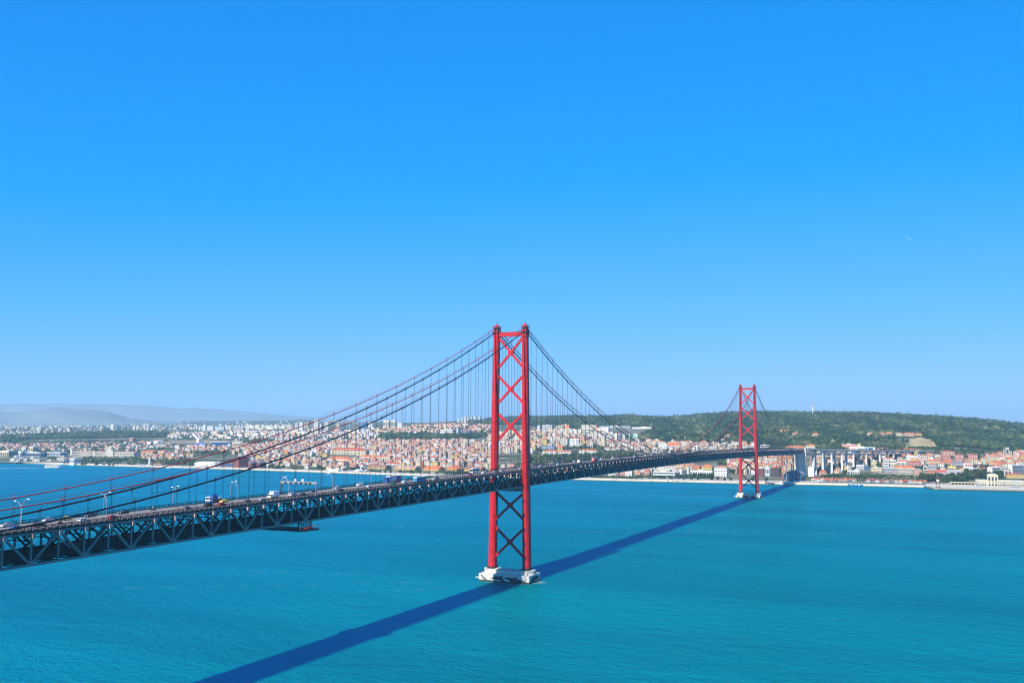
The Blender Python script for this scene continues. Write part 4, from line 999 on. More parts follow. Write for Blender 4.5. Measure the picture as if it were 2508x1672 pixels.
LANDMARKS = [
# Belem side
('cultural_centre',(-2740.7,1858.6,6.6,40.2,21.7,40),'cream','flat','white',1,'arcade',1,4,'pale cream cultural centre with tall dark openings at the left edge','museum'),
('cultural_centre',(-2685.1,1875.2,6.9,15,20.2,30),'white','flat','white',1,'arcade',1,2,'pale hall with a pink banner beside the cream cultural centre','museum'),
('stone_block',(-2954,2156.8,12.2,22.4,23.9,26),'cream','flat','white',1,'win',1,2,'tall blank cream cube rising behind the cultural centre','building'),
('museum_wing',(-2642.1,1894.4,7.2,69.9,14.5,30),'bluegrey','flat','white',1,'band',1,6,'low grey blue wing between the cultural centre and the white roof','building'),
('river_museum',(-2133.5,1549.3,3.3,19.7,9.9,30),'pale','flat','grey',1,'band',1,5,'low flat building left of the white museum on the quay','building'),
('river_museum',(-2079.5,1539.8,3.3,18.3,15.9,24),'white','flat','white',1,'win',1,5,'white box of a museum on the quay before the monastery','museum'),
('villa',(-3186.2,2323.7,15.9,25.5,13.6,14),'white','hip','pinkish',4,'win',2,4,'white villa with a pinkish roof left of the blank cream cube','house'),
('manor',(-3273.5,3009.6,42.5,23.4,21.7,18),'pink','hip','pinkish',3,'arcade',2,3,'pink manor with dark arched windows above the park','house'),
('manor',(-3134.9,2829.1,36.1,13.1,13.2,14),'white','hip','red',4,'win',2,3,'white house with a red roof just below the pink manor','house'),
('sports_hall',(-2996.8,2832.2,37.5,20,13,40),'white','flat','white',1,'none',1,1,'white hall with a bright flat roof left of the blue stadium','hall'),
('sports_hall',(-2957.3,2833,38,24.5,14.8,40),'white','gable','white',3,'none',1,1,'white hall with curved bright roof left of the blue stadium','hall'),
('school',(-2703.8,2589.8,29.7,56.8,12,24),'stone','flat','grey',1,'win',2,9,'long stone coloured school below the white halls','building'),
('church',(-2861.4,2998.7,46.5,14.4,17.1,22),'white','gable','white',6,'none',1,1,'small white church with a winged roof on the brown field','church'),
('barracks',(-2481.7,2807.3,43.2,58.8,14.1,24),'pale','flat','tan',1,'win',2,10,'long pale barracks right of the stadium','building'),
('town_hall',(-2281,1997.6,10.4,16.2,12.8,26),'pale','hip','pinkish',4,'win',2,6,'pale square building with low roof at the right end of the monastery','building'),
('red_roofed_market',(-2379.6,2165,15.5,56.6,10.5,26),'salmon','hip','orange',4,'win',2,9,'long salmon building with orange roof right of the monastery','building'),
('red_roofed_market',(-2363.1,2219.4,17.7,32.1,9.1,20),'cream','hip','red',4,'win',2,6,'cream building with red roof behind the long salmon one','building'),
('yellow_house',(-2084.6,1918.5,8.4,5.6,10.9,14),'yellow','hip','orange',3,'win',3,3,'yellow house among orange roofs above the riverside park','house'),
('river_pavilion',(-1778.4,1562.5,3.3,40.1,4.7,12),'pale','gable','red',2,'band',1,8,'low riverside pavilion with red roof right of the white tower','building'),
('glass_house',(-1553.9,1555.4,3.3,16.5,12.6,16),'paleblue','flat','white',1,'band',3,4,'pale blue glass building in front of the white curved museum','building'),
('turbine_hall',(-1425.2,1531.9,3.3,11.4,14.5,30),'brick','gable','slate',6,'arcade',2,4,'brick hall with a grey gabled roof right of the power station','building'),
('turbine_hall',(-1405.7,1544.5,3.3,12.9,15.6,26),'brick','hip','slate',5,'arcade',2,5,'brick hall with blue grey roof beside the gabled brick hall','building'),
# hillside towers and slabs
('tower_block',(-4778.8,4392.7,77.9,25.2,60.2,7),'white','flat','grey',1,'win',14,3,'taller white tower block of the leftmost pair','apartment block'),
('tower_block',(-4744.9,4392.7,78.1,14.4,57.4,7),'bluegrey','flat','grey',1,'win',14,2,'blue grey tower block touching the leftmost white tower','apartment block'),
('tower_block',(-4934.8,4755.3,85.5,15.7,43.5,7),'white','flat','grey',1,'win',11,2,'slim white tower block left of a blue shaded slab','apartment block'),
('tower_block',(-4778,4624.5,83.5,26.1,48,7),'pale','flat','grey',1,'win',12,3,'white and blue slab just right of the slim white tower','apartment block'),
('tower_block',(-4960.3,4884.9,88.4,16.2,59.1,7),'white','flat','grey',1,'band',14,2,'left tower block of the twin pair near the white tank','apartment block'),
('tower_block',(-4932,4883,88.5,16.1,58.9,7),'pale','flat','grey',1,'win',14,2,'right tower block of the twin pair near the white tank','apartment block'),
('apartment_block',(-4571.4,5056,96.5,30.7,20.7,16),'white','flat','white',1,'win',4,4,'short white apartment block at the left end of the hilltop row','apartment block'),
('apartment_block',(-4495.6,5032.5,96.9,54.2,32.3,18),'white','flat','white',1,'win',6,6,'tallest white apartment block of the hilltop row','apartment block'),
('apartment_block',(-4500.6,5142.4,100,73.5,23.8,18),'paleblue','flat','white',1,'win',5,8,'pale blue apartment block in the hilltop row','apartment block'),
('apartment_block',(-4394.8,5109,100.5,47.1,23.6,18),'cream','flat','white',1,'win',5,6,'cream apartment block in the hilltop row','apartment block'),
('apartment_block',(-4164.8,4925.3,98.4,88.5,19.9,20),'pale','flat','tan',1,'band',4,8,'long pale block with banded windows at the right of the hilltop row','apartment block'),
('slab_block',(-3238.8,4301,99.4,20,49.1,9),'pale','flat','grey',1,'win',13,3,'first high-rise from the left behind the black cable','apartment block'),
('slab_block',(-3127.1,4187.6,97.4,25,52.6,9),'white','flat','grey',1,'win',14,4,'second high-rise from the left, white with blue shade','apartment block'),
('slab_block',(-3123.2,4237.3,99.9,28.1,48.2,9),'cream','flat','grey',1,'band',13,4,'cream banded high-rise third from the left','apartment block'),
('slab_block',(-3072.3,4261,102.6,30.9,65.1,9),'pale','flat','white',1,'win',16,5,'tallest stepped high-rise of the hillside cluster','apartment block'),
('slab_block',(-2867.6,4007.9,96.4,12.8,41.1,9),'white','flat','grey',1,'win',12,2,'slim white high-rise right of the tallest stepped one','apartment block'),
('slab_block',(-2862.4,4054.4,98.7,26.5,52.9,9),'pale','flat','grey',1,'win',14,4,'pale high-rise touching the red upper cable','apartment block'),
('slab_block',(-2842.3,4141.5,103.6,18.7,39.6,9),'cream','flat','grey',1,'win',11,3,'cream high-rise between the two crossing cables','apartment block'),
('slab_block',(-2833.5,4185,106,16.1,42.2,9),'slate','flat','white',1,'band',12,2,'dark high-rise with white side frames','apartment block'),
('slab_block',(-2829.8,4230.7,108.5,27.3,40.1,9),'bluegrey','flat','white',1,'win',11,4,'blue grey high-rise framed in white','apartment block'),
('slab_block',(-2809.1,4361.4,116.1,44.6,36.1,9),'blue','flat','grey',1,'win',10,5,'deep blue glass high-rise on the hillside','office block'),
('slab_block',(-2823.9,4463.8,121.3,28.4,34.3,9),'white','flat','grey',1,'win',9,4,'white high-rise right of the blue glass one','apartment block'),
('slab_block',(-4283.9,5414.6,113.8,44.8,24.3,9),'pale','flat','grey',1,'win',5,4,'pale mid-rise left of the hillside high-rises','apartment block'),
('slab_block',(-3978.1,5185.3,114.2,21.4,29.1,9),'white','flat','grey',1,'win',7,3,'white mid-rise with blue side on the skyline','apartment block'),
('slab_block',(-3656.2,4812.3,108.8,42.3,29.9,9),'cream','flat','grey',1,'win',7,5,'cream stepped mid-rise just left of the first high-rise','apartment block'),
('ribbed_slab',(-2589.8,4245.4,116.6,37.1,46.6,14),'cream','flat','white',1,'win',1,5,'left half of the broad ribbed cream slab among trees','apartment block'),
('ribbed_slab',(-2527.7,4218.4,116.8,28.8,46.2,14),'pale','flat','white',1,'win',1,4,'right half of the broad ribbed cream slab among trees','apartment block'),
('ribbed_slab',(-2471.4,4195.5,116.9,31.1,32.1,14),'white','flat','grey',1,'win',8,5,'lower pale slab right of the ribbed cream slab','apartment block'),
('skyline_block',(-2734.2,5472.3,162.7,18.1,19.7,14),'pale','flat','white',1,'win',5,3,'low pale block at the left end of the skyline estate','apartment block'),
('skyline_block',(-2696,5445.1,162.5,11.8,30.8,14),'white','flat','white',1,'win',8,2,'white block second from the left in the skyline estate','apartment block'),
('skyline_block',(-2659.5,5420.8,162.4,17.9,36.2,14),'pale','flat','white',1,'win',9,3,'pale tall block third from the left in the skyline estate','apartment block'),
('skyline_block',(-2690.5,5536.9,166.2,12.1,31.2,14),'white','flat','white',1,'win',8,2,'white block in the middle of the skyline estate','apartment block'),
('skyline_block',(-2657.3,5513.2,166.1,12,36.6,14),'cream','flat','white',1,'win',9,2,'cream block right of the middle in the skyline estate','apartment block'),
('skyline_block',(-2620.8,5488.5,165.9,18.1,36.4,14),'white','flat','white',1,'win',9,3,'white block second from the right in the skyline estate','apartment block'),
('skyline_block',(-2627,5577.8,169.6,15.3,36.9,14),'cream','flat','white',1,'win',9,2,'cream block standing alone at the right end of the skyline estate','apartment block'),
('palace',(-1817.9,3482.2,88.5,65,23,40),'white','flat','white',1,'arcade',2,14,'long white palace with tall windows above the trees','palace'),
('palace_tower',(-1743.8,3447.2,87.2,8.4,34,30),'white','flat','white',1,'win',4,3,'square white end pavilion of the long white palace','palace'),
('palace_wing',(-1713.3,3497.6,91.1,68.3,17.1,24),'bluegrey','hip','red',4,'win',2,12,'shaded blue grey palace wing with red roof','palace'),
# middle hillside
('barracks',(-1577.5,2250.3,25.4,132.3,14.1,34),'cream','hip','red',9,'win',2,22,'huge cream barracks under a broad red hipped roof','barracks'),
('barracks',(-1485,2197.1,23.6,40.1,16.5,20),'cream','gable','red',3,'win',3,7,'cream block in front of the right end of the huge barracks','building'),
('market_hall',(-1345.8,2030.7,16.5,92.2,7.7,24),'white','hip','orange',6,'arcade',1,20,'long white arcaded hall with orange roof','hall'),
('market_hall',(-1437.5,1982.9,13.6,82.5,3.9,30),'white','hip','orange',8,'none',1,1,'broad orange roofed hall below the huge barracks','hall'),
('yellow_block',(-1692,2594.8,40,47.7,10.9,16),'yellow','flat','tan',1,'win',3,8,'pale yellow block above the huge red roof','apartment block'),
('ochre_house',(-1928.2,2918.4,53,8.5,10.3,12),'ochre','hip','orange',5,'none',1,1,'bright ochre house on the slope above the yellow block','house'),
('ochre_house',(-1999.2,2491.6,33.1,6,7.8,14),'ochre','hip','yellow',4,'none',1,1,'ochre house with yellow roof below the red cable','house'),
('ochre_house',(-1783,2183.5,20.9,25.7,11.3,16),'ochre','hip','orange',4,'arcade',2,3,'ochre building with twin gables near the black cable','house'),
('chapel',(-1993.3,2626,39.1,10.9,16.2,12),'yellow','gable','orange',4,'none',1,1,'yellow chapel with small dome between the cables','church'),
('grey_works',(-1671.4,2015.2,14.1,35.2,6.7,22),'grey','flat','tan',1,'band',1,6,'low grey works with flat roof above the brick halls','building'),
('apartment_block',(-1279,2185.3,24.3,9.3,13.4,16),'cream','flat','cream' if False else 'white',1,'win',6,3,'cream block left of the broad yellow slab','apartment block'),
('apartment_block',(-1248.7,2170.9,23.8,18.2,17.3,16),'yellow','flat','white',1,'band',7,5,'broad pale yellow slab with long balconies','apartment block'),
('apartment_block',(-1145.9,2112.5,21.5,6.1,15.5,16),'cream','flat','white',1,'win',7,3,'cream slab left of the slab with orange side','apartment block'),
('apartment_block',(-1122.2,2098.3,21,7.5,19.2,16),'yellow','flat','orange',1,'band',8,3,'yellow slab with orange side wall','apartment block'),
('apartment_block',(-1103.8,2101.2,21.2,10.4,19.2,16),'pale','flat','white',1,'band',8,4,'pale slab with balconies right of the orange side wall','apartment block'),
('church',(-1154.6,2077.4,19.7,9.5,10.2,20),'white','gable','white',7,'none',1,1,'white gabled church between yellow slabs','church'),
('long_hall',(-1400.9,2769.1,50.4,30.1,12.6,24),'salmon','hip','orange',3,'win',2,6,'salmon hall left of a dark tree on the hillside','building'),
('long_hall',(-1312.6,2746.3,50.1,83.5,14,22),'salmon','flat','tan',1,'win',3,14,'long salmon building partly hidden by the near tower','building'),
('long_hall',(-1269.3,2537.7,40.1,63.9,7.3,22),'pink','hip','orange',4,'none',1,1,'long orange roofed hall below the salmon buildings','building'),
('white_block',(-1186.3,2570,42.1,8.1,14.7,14),'white','flat','white',1,'none',1,1,'blank white block beside the left leg of the near tower','building'),
('warehouse',(-882.5,1552.3,3.3,44.5,8.3,34),'yellow','gable','orange',8,'arcade',1,16,'orange roofed yellow riverside warehouse left of the gabled centre','warehouse'),
('warehouse',(-836.8,1573.3,3.5,32.8,9.3,40),'ochre','hip','orange',9,'arcade',1,14,'gabled centre of the yellow riverside warehouses','warehouse'),
('warehouse',(-778.3,1577.2,3.6,45.9,8.2,34),'yellow','gable','brown',8,'arcade',1,16,'brown roofed yellow riverside warehouse right of the gabled centre','warehouse'),
('warehouse',(-1068.4,1598.5,4,53.9,7.6,30),'yellow','gable','brown',7,'arcade',1,16,'brown roofed yellow riverside warehouse behind the blue coach','warehouse'),
('warehouse',(-973.5,1576,3.6,64.5,7.4,30),'yellow','gable','pinkish',7,'arcade',1,18,'pinkish roofed yellow riverside warehouse behind the lorry','warehouse'),
('warehouse',(-1130.7,1784.2,6.6,35.1,8.1,24),'white','gable','red',5,'arcade',1,8,'white warehouse with red roof behind the brown roofs','warehouse'),
('event_tent',(-1133.1,1492,3.3,30.1,3.2,16),'white','gable','white',3,'none',1,1,'long white tent roof on the quay','tent'),
('event_tent',(-1066.3,1498.3,3.3,15.3,3.1,20),'white','gable','white',4,'none',1,1,'bright white tent roof on the quay right of the trees','tent'),
# right of the near tower, above the deck
('hospital',(-1427.2,3664.6,106.1,12.4,26.9,26),'white','flat','white',1,'win',6,3,'narrow white end block of the hilltop hospital','hospital'),
('hospital',(-1382.4,3657.5,106.3,51.1,28.7,26),'white','flat','white',1,'band',7,8,'broad white hospital block on the hill below the forest','hospital'),
('hospital',(-1347.6,3722.6,110.4,39.5,21.2,26),'cream','flat','white',1,'band',5,7,'cream hospital block next to the orange one','hospital'),
('hospital',(-1343.1,3795.7,114.5,41,23.5,24),'orange','flat','white',1,'none',1,1,'plain orange block behind the cream hospital block','hospital'),
('stadium_stand',(-1207.4,3746.7,114.9,76.2,23,30),'stone','flat','tan',1,'none',1,1,'long beige quarry wall building on the hill','building'),
('stair_tower',(-1152.2,3695.2,113.2,11.8,17,12),'orange','flat','orange',1,'none',1,1,'small orange tower at the end of the beige hilltop wall','building'),
('university',(-1093.2,3794.1,121.3,146.9,11.5,26),'paleblue','flat','white',1,'band',3,18,'long white and blue campus building at the forest edge','building'),
('university',(-933.1,3743.7,121.9,124,5.6,16),'white','flat','white',1,'none',1,1,'very long low white wall running into the forest','building'),
('white_hall',(-1113.5,3440,96.9,47.3,10.7,26),'white','flat','white',1,'band',1,5,'white hall with dark band left of the cables','building'),
('white_hall',(-1051.7,3475.1,100.8,51.9,21.5,24),'white','saw','white',4,'none',1,1,'cluster of stepped white halls on the slope','building'),
('maroon_block',(-1033.4,3120.1,76.4,83.3,8.3,20),'maroon','flat','pinkish',1,'win',2,14,'long maroon building on the hillside','building'),
('yellow_tower',(-1050.1,2767.7,54.3,21.4,22.8,16),'yellow','flat','orange',1,'win',7,4,'bright yellow tower block right of the near tower','apartment block'),
('yellow_tower',(-1151.9,2884,59.6,10.5,23.7,16),'yellow','flat','yellow',1,'win',7,2,'yellow tower block touching the near tower','apartment block'),
('apartment_block',(-972,2765.7,55.2,30.8,24.1,16),'pale','flat','white',1,'win',7,6,'grey white apartment block left of the sharp gable','apartment block'),
('apartment_block',(-923.7,2742.8,54.5,34.5,22.4,18),'white','gable','white',4,'win',6,6,'white apartment block with a gabled top','apartment block'),
('apartment_block',(-929.8,2872.3,62,30.8,10.8,14),'yellow','flat','orange',1,'win',3,5,'low bright yellow block behind the white gable','apartment block'),
('apartment_block',(-899.5,2994.9,70.5,23.5,17.4,14),'cream','flat','white',1,'win',6,5,'cream block between the two hanging cables','apartment block'),
('apartment_block',(-946,3042.7,72.9,18.9,19.3,14),'pale','flat','white',1,'win',6,3,'pale block with ochre panel left of the cables','apartment block'),
('office_tower',(-860.8,3053.5,75.1,8.9,25.6,14),'white','flat','white',1,'none',1,1,'curved white tower left of a blue glass front','office block'),
('office_tower',(-845.3,3051.6,75.3,12.2,20.7,14),'bluegrey','flat','white',1,'band',6,3,'blue glass office between two white towers','office block'),
('office_tower',(-828.2,3049.5,75.5,9,22.3,14),'white','flat','white',1,'win',6,2,'white tower right of the blue glass office','office block'),
('mint_block',(-830.3,3135.2,81.3,5.9,19.5,14),'mint','flat','white',1,'win',6,2,'narrow mint green block at the cable','apartment block'),
('mint_block',(-812.2,3153.5,83,19.4,14.7,14),'mint','flat','white',1,'none',1,1,'plain mint green block against the forest','apartment block'),
('long_barracks',(-844.1,2348.7,33.9,98.8,9.3,22),'white','hip','orange',4,'win',2,20,'very long white building with orange roof above the deck','building'),
('long_barracks',(-745.2,2371.6,36.2,59.6,10.6,20),'white','hip','orange',4,'win',2,12,'shorter white building with orange roof above the red lorry','building'),
('gabled_house',(-902.3,2538.5,43.3,19.5,9.9,16),'yellow','gable','orange',6,'win',2,4,'pale yellow gabled house behind the very long orange roof','house'),
('slate_hall',(-969.2,2600,45.7,45.4,8.7,18),'bluegrey','flat','slate',1,'none',1,1,'blue grey low hall left of the yellow gabled house','building'),
('orange_roofed_school',(-537.2,2653.3,54.4,54.6,8.4,30),'pale','hip','orange',9,'win',2,9,'broad school with a bright orange hipped roof below the field','school'),
('white_terrace',(-548.5,2561.2,48.8,29.1,16.3,16),'white','saw','white',3,'win',5,6,'white stepped apartments left of the bright orange roof','apartment block'),
('hillside_villa',(-592.6,3109.7,84.9,23.7,9.5,14),'white','hip','orange',5,'win',2,4,'white villa with orange roof alone in the forest','house'),
('hillside_villa',(-540.2,3255.3,97.5,13.7,13,12),'white','hip','pinkish',3,'win',3,3,'tall white villa behind the upper cable','house'),
('hillside_villa',(-439.1,3117,89.2,23.5,7.8,14),'white','hip','orange',4,'win',2,4,'white villa with orange roof left of the far tower','house'),
('hillside_villa',(-424.4,2971.3,78.1,22.9,6,12),'cream','hip','orange',2,'win',1,4,'low cream villa below the white villa by the far tower','house'),
('beige_block',(-379.4,2645.8,56.4,16.2,12.3,14),'cream','flat','white',1,'win',3,4,'cream flat-roofed block left of the far tower','apartment block'),
('beige_block',(-360.8,2644,56.6,12.1,13.6,14),'grey','flat','white',1,'win',4,3,'grey block between two cream blocks','apartment block'),
('beige_block',(-340.8,2642.1,56.9,18.8,10.9,14),'cream','flat','white',1,'win',3,5,'cream block nearest the far tower on its left','apartment block'),
('red_roofed_house',(-283.3,2619.3,56.5,29.2,9.4,14),'white','hip','orange',4,'win',2,6,'white house with orange roof seen between the legs of the far tower','house'),
('beige_block',(-221,2597.1,56.3,28.5,10.6,16),'stone','flat','white',1,'band',2,5,'stone coloured block right of the far tower','building'),
('long_school',(-123.1,2571,56.6,63.2,5.2,24),'cream','hip','orange',5,'win',2,16,'long school with orange roof above the end of the truss','school'),
('long_school',(-75.2,2567,57.2,27.9,10.3,26),'cream','hip','orange',6,'win',2,6,'tall end pavilion with orange roof of the long school','school'),
('advert_hall',(34.2,2666.4,63.6,47.9,7.8,20),'pink','flat','white',1,'none',1,1,'low hall with a pink sign front above the viaduct','building'),
('advert_hall',(63.8,2654.7,62.8,6.8,11.7,8),'yellow','flat','white',1,'none',1,1,'yellow upright sign block at the end of the pink front','sign'),
('white_store',(78.3,2557.1,56.8,75,7.6,30),'white','flat','white',1,'none',1,1,'long white store with a blue sign above the viaduct','shop'),
('pink_row',(136.7,2572.2,57.3,32.2,5,12),'pink','hip','red',2,'win',1,6,'pink row of low houses right of the white store','house'),
('pink_row',(212.1,2574.4,55.8,43.4,3.7,12),'pale','hip','red',3,'win',1,8,'low red roofed row below the golden field','house'),
# below the deck
('office_block',(-324.3,1693.4,7.1,38.8,10,18),'cream','flat','white',1,'win',2,13,'cream office storey with small windows below the truss','office block'),
('office_block',(-292.2,1584.8,4.4,50.8,11.4,16),'white','flat','white',1,'band',2,12,'long white office front on the waterfront','office block'),
('glass_block',(-258.3,1635.7,6,8.3,13.5,14),'slate','flat','grey',1,'band',4,3,'dark glazed block with curved balconies','apartment block'),
('glass_block',(-263,1698.8,7.2,5.2,15.8,12),'white','flat','white',1,'win',5,2,'narrow white block beside the dark glazed one','apartment block'),
('arcade_house',(-273.4,1834.6,11.1,18.5,9.4,20),'orange','hip','orange',5,'win',3,6,'orange building left of the yellow arcaded house','building'),
('arcade_house',(-247.8,1841.5,11.4,26.9,9.4,20),'yellow','hip','orange',6,'arcade',2,10,'yellow arcaded house with orange roof below the truss','building'),
('white_museum',(-226.3,1680.1,6.9,52.2,9.8,20),'white','flat','white',1,'arcade',1,12,'long white colonnaded front behind the row of trees','building'),
('portico_building',(-166.2,1609.2,5.4,28.2,23.5,22),'white','hip','orange',3,'arcade',4,8,'tall white waterfront building with a pillared front','building'),
('brown_office',(-88.7,1681.9,7.1,13.6,18.2,20),'brick','flat','white',1,'band',5,4,'red brown office with white stripes right of the far tower','office block'),
('stripe_tower',(-75.4,1700.8,7.5,10.6,19.2,16),'paleblue','flat','white',1,'win',1,3,'pale blue tower with a dark central stripe','office block'),
('brown_office',(-52.1,1664.3,6.7,18.4,21.7,24),'brown','flat','orange',1,'win',8,9,'large dark brown office block with an orange edge','office block'),
('orange_flats',(-90,2118.3,29.4,38.7,12.3,18),'ochre','hip','orange',3,'win',3,9,'ochre flats with orange roof behind the trestle','apartment block'),
('orange_flats',(-127.2,2232,36.1,28.3,11.7,16),'pink','flat','pinkish',1,'band',4,6,'pink banded flats left of the ochre flats','apartment block'),
('cream_house',(-130.9,2103,28,11.3,11.2,12),'cream','gable','orange',4,'win',3,3,'cream gabled house in front of the pink flats','house'),
('white_silo',(19.9,1716.8,8.2,15.3,20,18),'white','flat','white',1,'none',1,1,'blank white block standing before the anchor pier','building'),
('pink_house',(43.1,1753.8,9.1,16.7,8.7,16),'salmon','hip','red',5,'win',2,5,'salmon house with red roof at the foot of the viaduct','house'),
('gabled_hall',(100.1,1803.7,11.3,11.3,8.7,20),'white','gable','grey',6,'arcade',1,2,'pale gabled hall with a pointed window','church'),
('gabled_hall',(113.1,1806.6,11.5,15.9,7.8,20),'white','gable','white',5,'arcade',1,4,'white roofed hall joined to the pale gabled hall','church'),
('modern_block',(114,1932.3,17.8,18.7,9.2,20),'grey','shed','white',3,'none',1,1,'grey building with slanting white roof below the viaduct','building'),
('modern_block',(129.6,1915.3,16.7,7.6,11.1,14),'blue','flat','slate',1,'band',3,2,'small dark blue glazed block beside the slanting roof','building'),
('cream_block',(140.6,2035.6,25.2,14.9,12.6,16),'cream','flat','cream' if False else 'white',1,'win',2,3,'pale yellow cube with two rows of windows under the viaduct','building'),
('cream_block',(154.5,1887.5,15.2,26,9.9,18),'cream','flat','white',1,'win',2,6,'low cream block below the pale yellow cube','building'),
('exchange_building',(171.8,1979.7,21.4,13.3,20.5,22),'white','flat','white',1,'band',5,4,'white stepped block left of the dark pillared building','apartment block'),
('exchange_building',(185.9,2012.6,23.7,17.4,16.6,22),'cream','flat','white',1,'win',2,3,'cream block with a square dark window','building'),
('pillared_building',(206.5,2048,26,24.5,10.5,22),'white','hip','orange',4,'arcade',1,8,'building with dark tall pillars and orange roof','building'),
('pink_terrace',(236.4,2054.1,26.4,34.2,9.4,20),'pink','hip','red',4,'win',3,10,'long pink terrace right of the dark pillars','building'),
('red_sheds',(212.8,1956.6,20,53.6,4,22),'cream','hip','orange',5,'none',1,1,'long red roofed sheds below the pink terrace','shed'),
('stone_store',(188.4,1846.2,13.6,30.8,10.7,20),'grey','hip','grey',4,'win',2,8,'grey stone store behind the docks','building'),
('stone_store',(220.9,1829.9,13,31.4,11.5,20),'tan' if False else 'stone','flat','tan',1,'win',2,8,'long stained beige store behind the docks','building'),
('stone_store',(247.8,1813.4,12.3,17.1,12.4,20),'salmon','hip','grey',3,'win',3,5,'pinkish store with grey roof at the end of the beige store','building'),
('chapel',(262.9,1934.8,18.8,9.9,9.9,16),'stone','gable','grey',5,'win',1,1,'grey stone chapel gable with a round window','church'),
('chapel',(278,1937.2,19,19.9,7,14),'stone','hip','slate',4,'win',2,5,'long grey stone wing right of the chapel gable','church'),
('custom_house',(275,1797.7,11.7,22.3,8.5,18),'yellow','hip','red',4,'win',2,9,'yellow house with red roof behind the quay trees','building'),
('grey_warehouse',(297.5,1845.3,14.1,22.6,4.8,22),'lilac','gable','red',6,'none',1,1,'lilac warehouse with red and white gables','warehouse'),
('grey_warehouse',(324.2,1851,14.5,35.2,4.8,24),'lilac','gable','grey',6,'none',1,1,'long lilac warehouse with grey roof','warehouse'),
('long_roof_terrace',(279.9,2121.2,30.5,35.9,6.4,18),'cream','hip','orange',4,'win',2,10,'long cream terrace with orange roof above the pale blue house','building'),
('long_roof_terrace',(314.3,2120.4,30.1,32.6,6.3,18),'salmon','hip','orange',4,'win',2,9,'salmon terrace with orange roof under the pink blocks','building'),
('pale_blue_house',(278.2,2030.4,24.9,19.7,6.2,16),'paleblue','hip','orange',3,'win',2,6,'pale blue house with small orange roof','house'),
('slate_terrace',(336.8,2092.2,28.2,28.1,7.3,18),'lilac','hip','slate',4,'win',2,8,'lilac terrace with dark slate roof','building'),
('yellow_shed',(322.7,1999.2,22.7,19.1,5,16),'yellow','flat','yellow',1,'none',1,1,'flat yellow shed between orange roofs','shed'),
('pink_block',(318.3,2410.2,44.8,33.8,12.8,22),'salmon','flat','red',1,'win',4,9,'upper salmon apartment block left of the two pink ones','apartment block'),
('pink_block',(312.2,2266.7,37.9,23.2,8.9,18),'pink','flat','red',1,'win',3,6,'lower pink block in front of the salmon apartment block','apartment block'),
('pink_block',(345.5,2284.9,38,21.9,13.4,20),'pink','flat','red',1,'win',4,7,'middle pink apartment block with red top','apartment block'),
('pink_block',(378.8,2289.3,37.3,23.5,14.4,20),'pink','flat','red',1,'win',4,8,'right pink apartment block with red top','apartment block'),
('grey_tower',(477.9,2549.5,44.3,8.7,23.8,16),'stone','flat','grey',1,'win',1,1,'tall grey tower block on the right with a dark slit','apartment block'),
('grey_tower',(469.4,2541.1,44.3,5.5,20.2,16),'grey','flat','grey',1,'win',7,1,'left flank of the tall grey tower block','apartment block'),
('grey_tower',(486.9,2558.8,44.2,6.5,14.3,16),'stone','flat','grey',1,'win',5,1,'lower right flank of the tall grey tower block','apartment block'),
('villa_row',(66.3,3176.9,98.8,20.4,9,12),'cream','hip','orange',3,'win',2,4,'leftmost house of the orange roofed row on the forest slope','house'),
('villa_row',(99.1,3165.1,97.6,36.9,10.4,12),'salmon','hip','orange',3,'win',3,7,'salmon second house of the row on the forest slope','house'),
('villa_row',(130.3,3184,97.8,23.1,10.4,12),'salmon','hip','orange',4,'win',3,4,'third house of the row on the forest slope','house'),
('villa_row',(161.4,3203.4,98,28.7,8.9,12),'cream','hip','pinkish',3,'win',2,5,'cream fourth house of the row on the forest slope','house'),
('villa_row',(197.2,3205.6,96.7,36.8,10.4,12),'salmon','hip','orange',3,'win',3,7,'salmon fifth house of the row on the forest slope','house'),
('villa_row',(228.2,3246.6,98.3,23.3,7.5,12),'yellow','hip','orange',3,'win',2,4,'yellow rightmost house of the row on the forest slope','house'),
('hill_house',(-258,3324.1,108.9,45,6.4,12),'cream','hip','orange',3,'win',2,8,'row of cream houses in the forest right of the far tower','house'),
('hill_house',(-197.6,3177.2,98.5,25.2,7.7,12),'salmon','hip','orange',3,'win',2,5,'salmon house in the forest right of the cream row','house'),
('hill_house',(-116.6,3094.7,93.3,27.1,9,14),'cream','hip','orange',4,'win',2,5,'broad cream house with orange roof alone on the forest slope','house'),
('hilltop_house',(-192.4,5160.6,203.4,33.6,6.9,14),'salmon','hip','red',2,'none',1,1,'red roofed house on the crest by the thin masts','house'),
('hilltop_house',(-949.6,4464.2,162.9,40,10.7,14),'white','flat','tan',1,'win',1,5,'white hilltop building with terrace left of the far tower','building'),
('white_slab',(363,1895,16.5,27.3,11.6,18),'white','flat','white',1,'band',4,4,'white and dark banded slab left of the big trees','apartment block'),
('white_slab',(388.4,2053.2,25.3,29.7,8.2,16),'slate','flat','white',1,'band',3,6,'dark banded slab behind the white slabs','apartment block'),
('white_slab',(400.2,1845.5,14.5,10.2,16.9,18),'white','flat','white',1,'none',1,1,'zigzag white end wall of the middle banded slab','apartment block'),
('white_slab',(413.8,1849,14.7,15.1,16.9,18),'slate','flat','white',1,'band',6,4,'dark glazed part of the middle banded slab','apartment block'),
('white_slab',(445.9,1914.2,17.6,9.2,17.2,18),'white','flat','white',1,'none',1,1,'white end wall of the rightmost banded slab','apartment block'),
('white_slab',(463.1,1918.1,17.8,22.6,18.2,18),'slate','flat','white',1,'band',6,5,'rightmost dark banded slab at the edge of the photo','apartment block'),
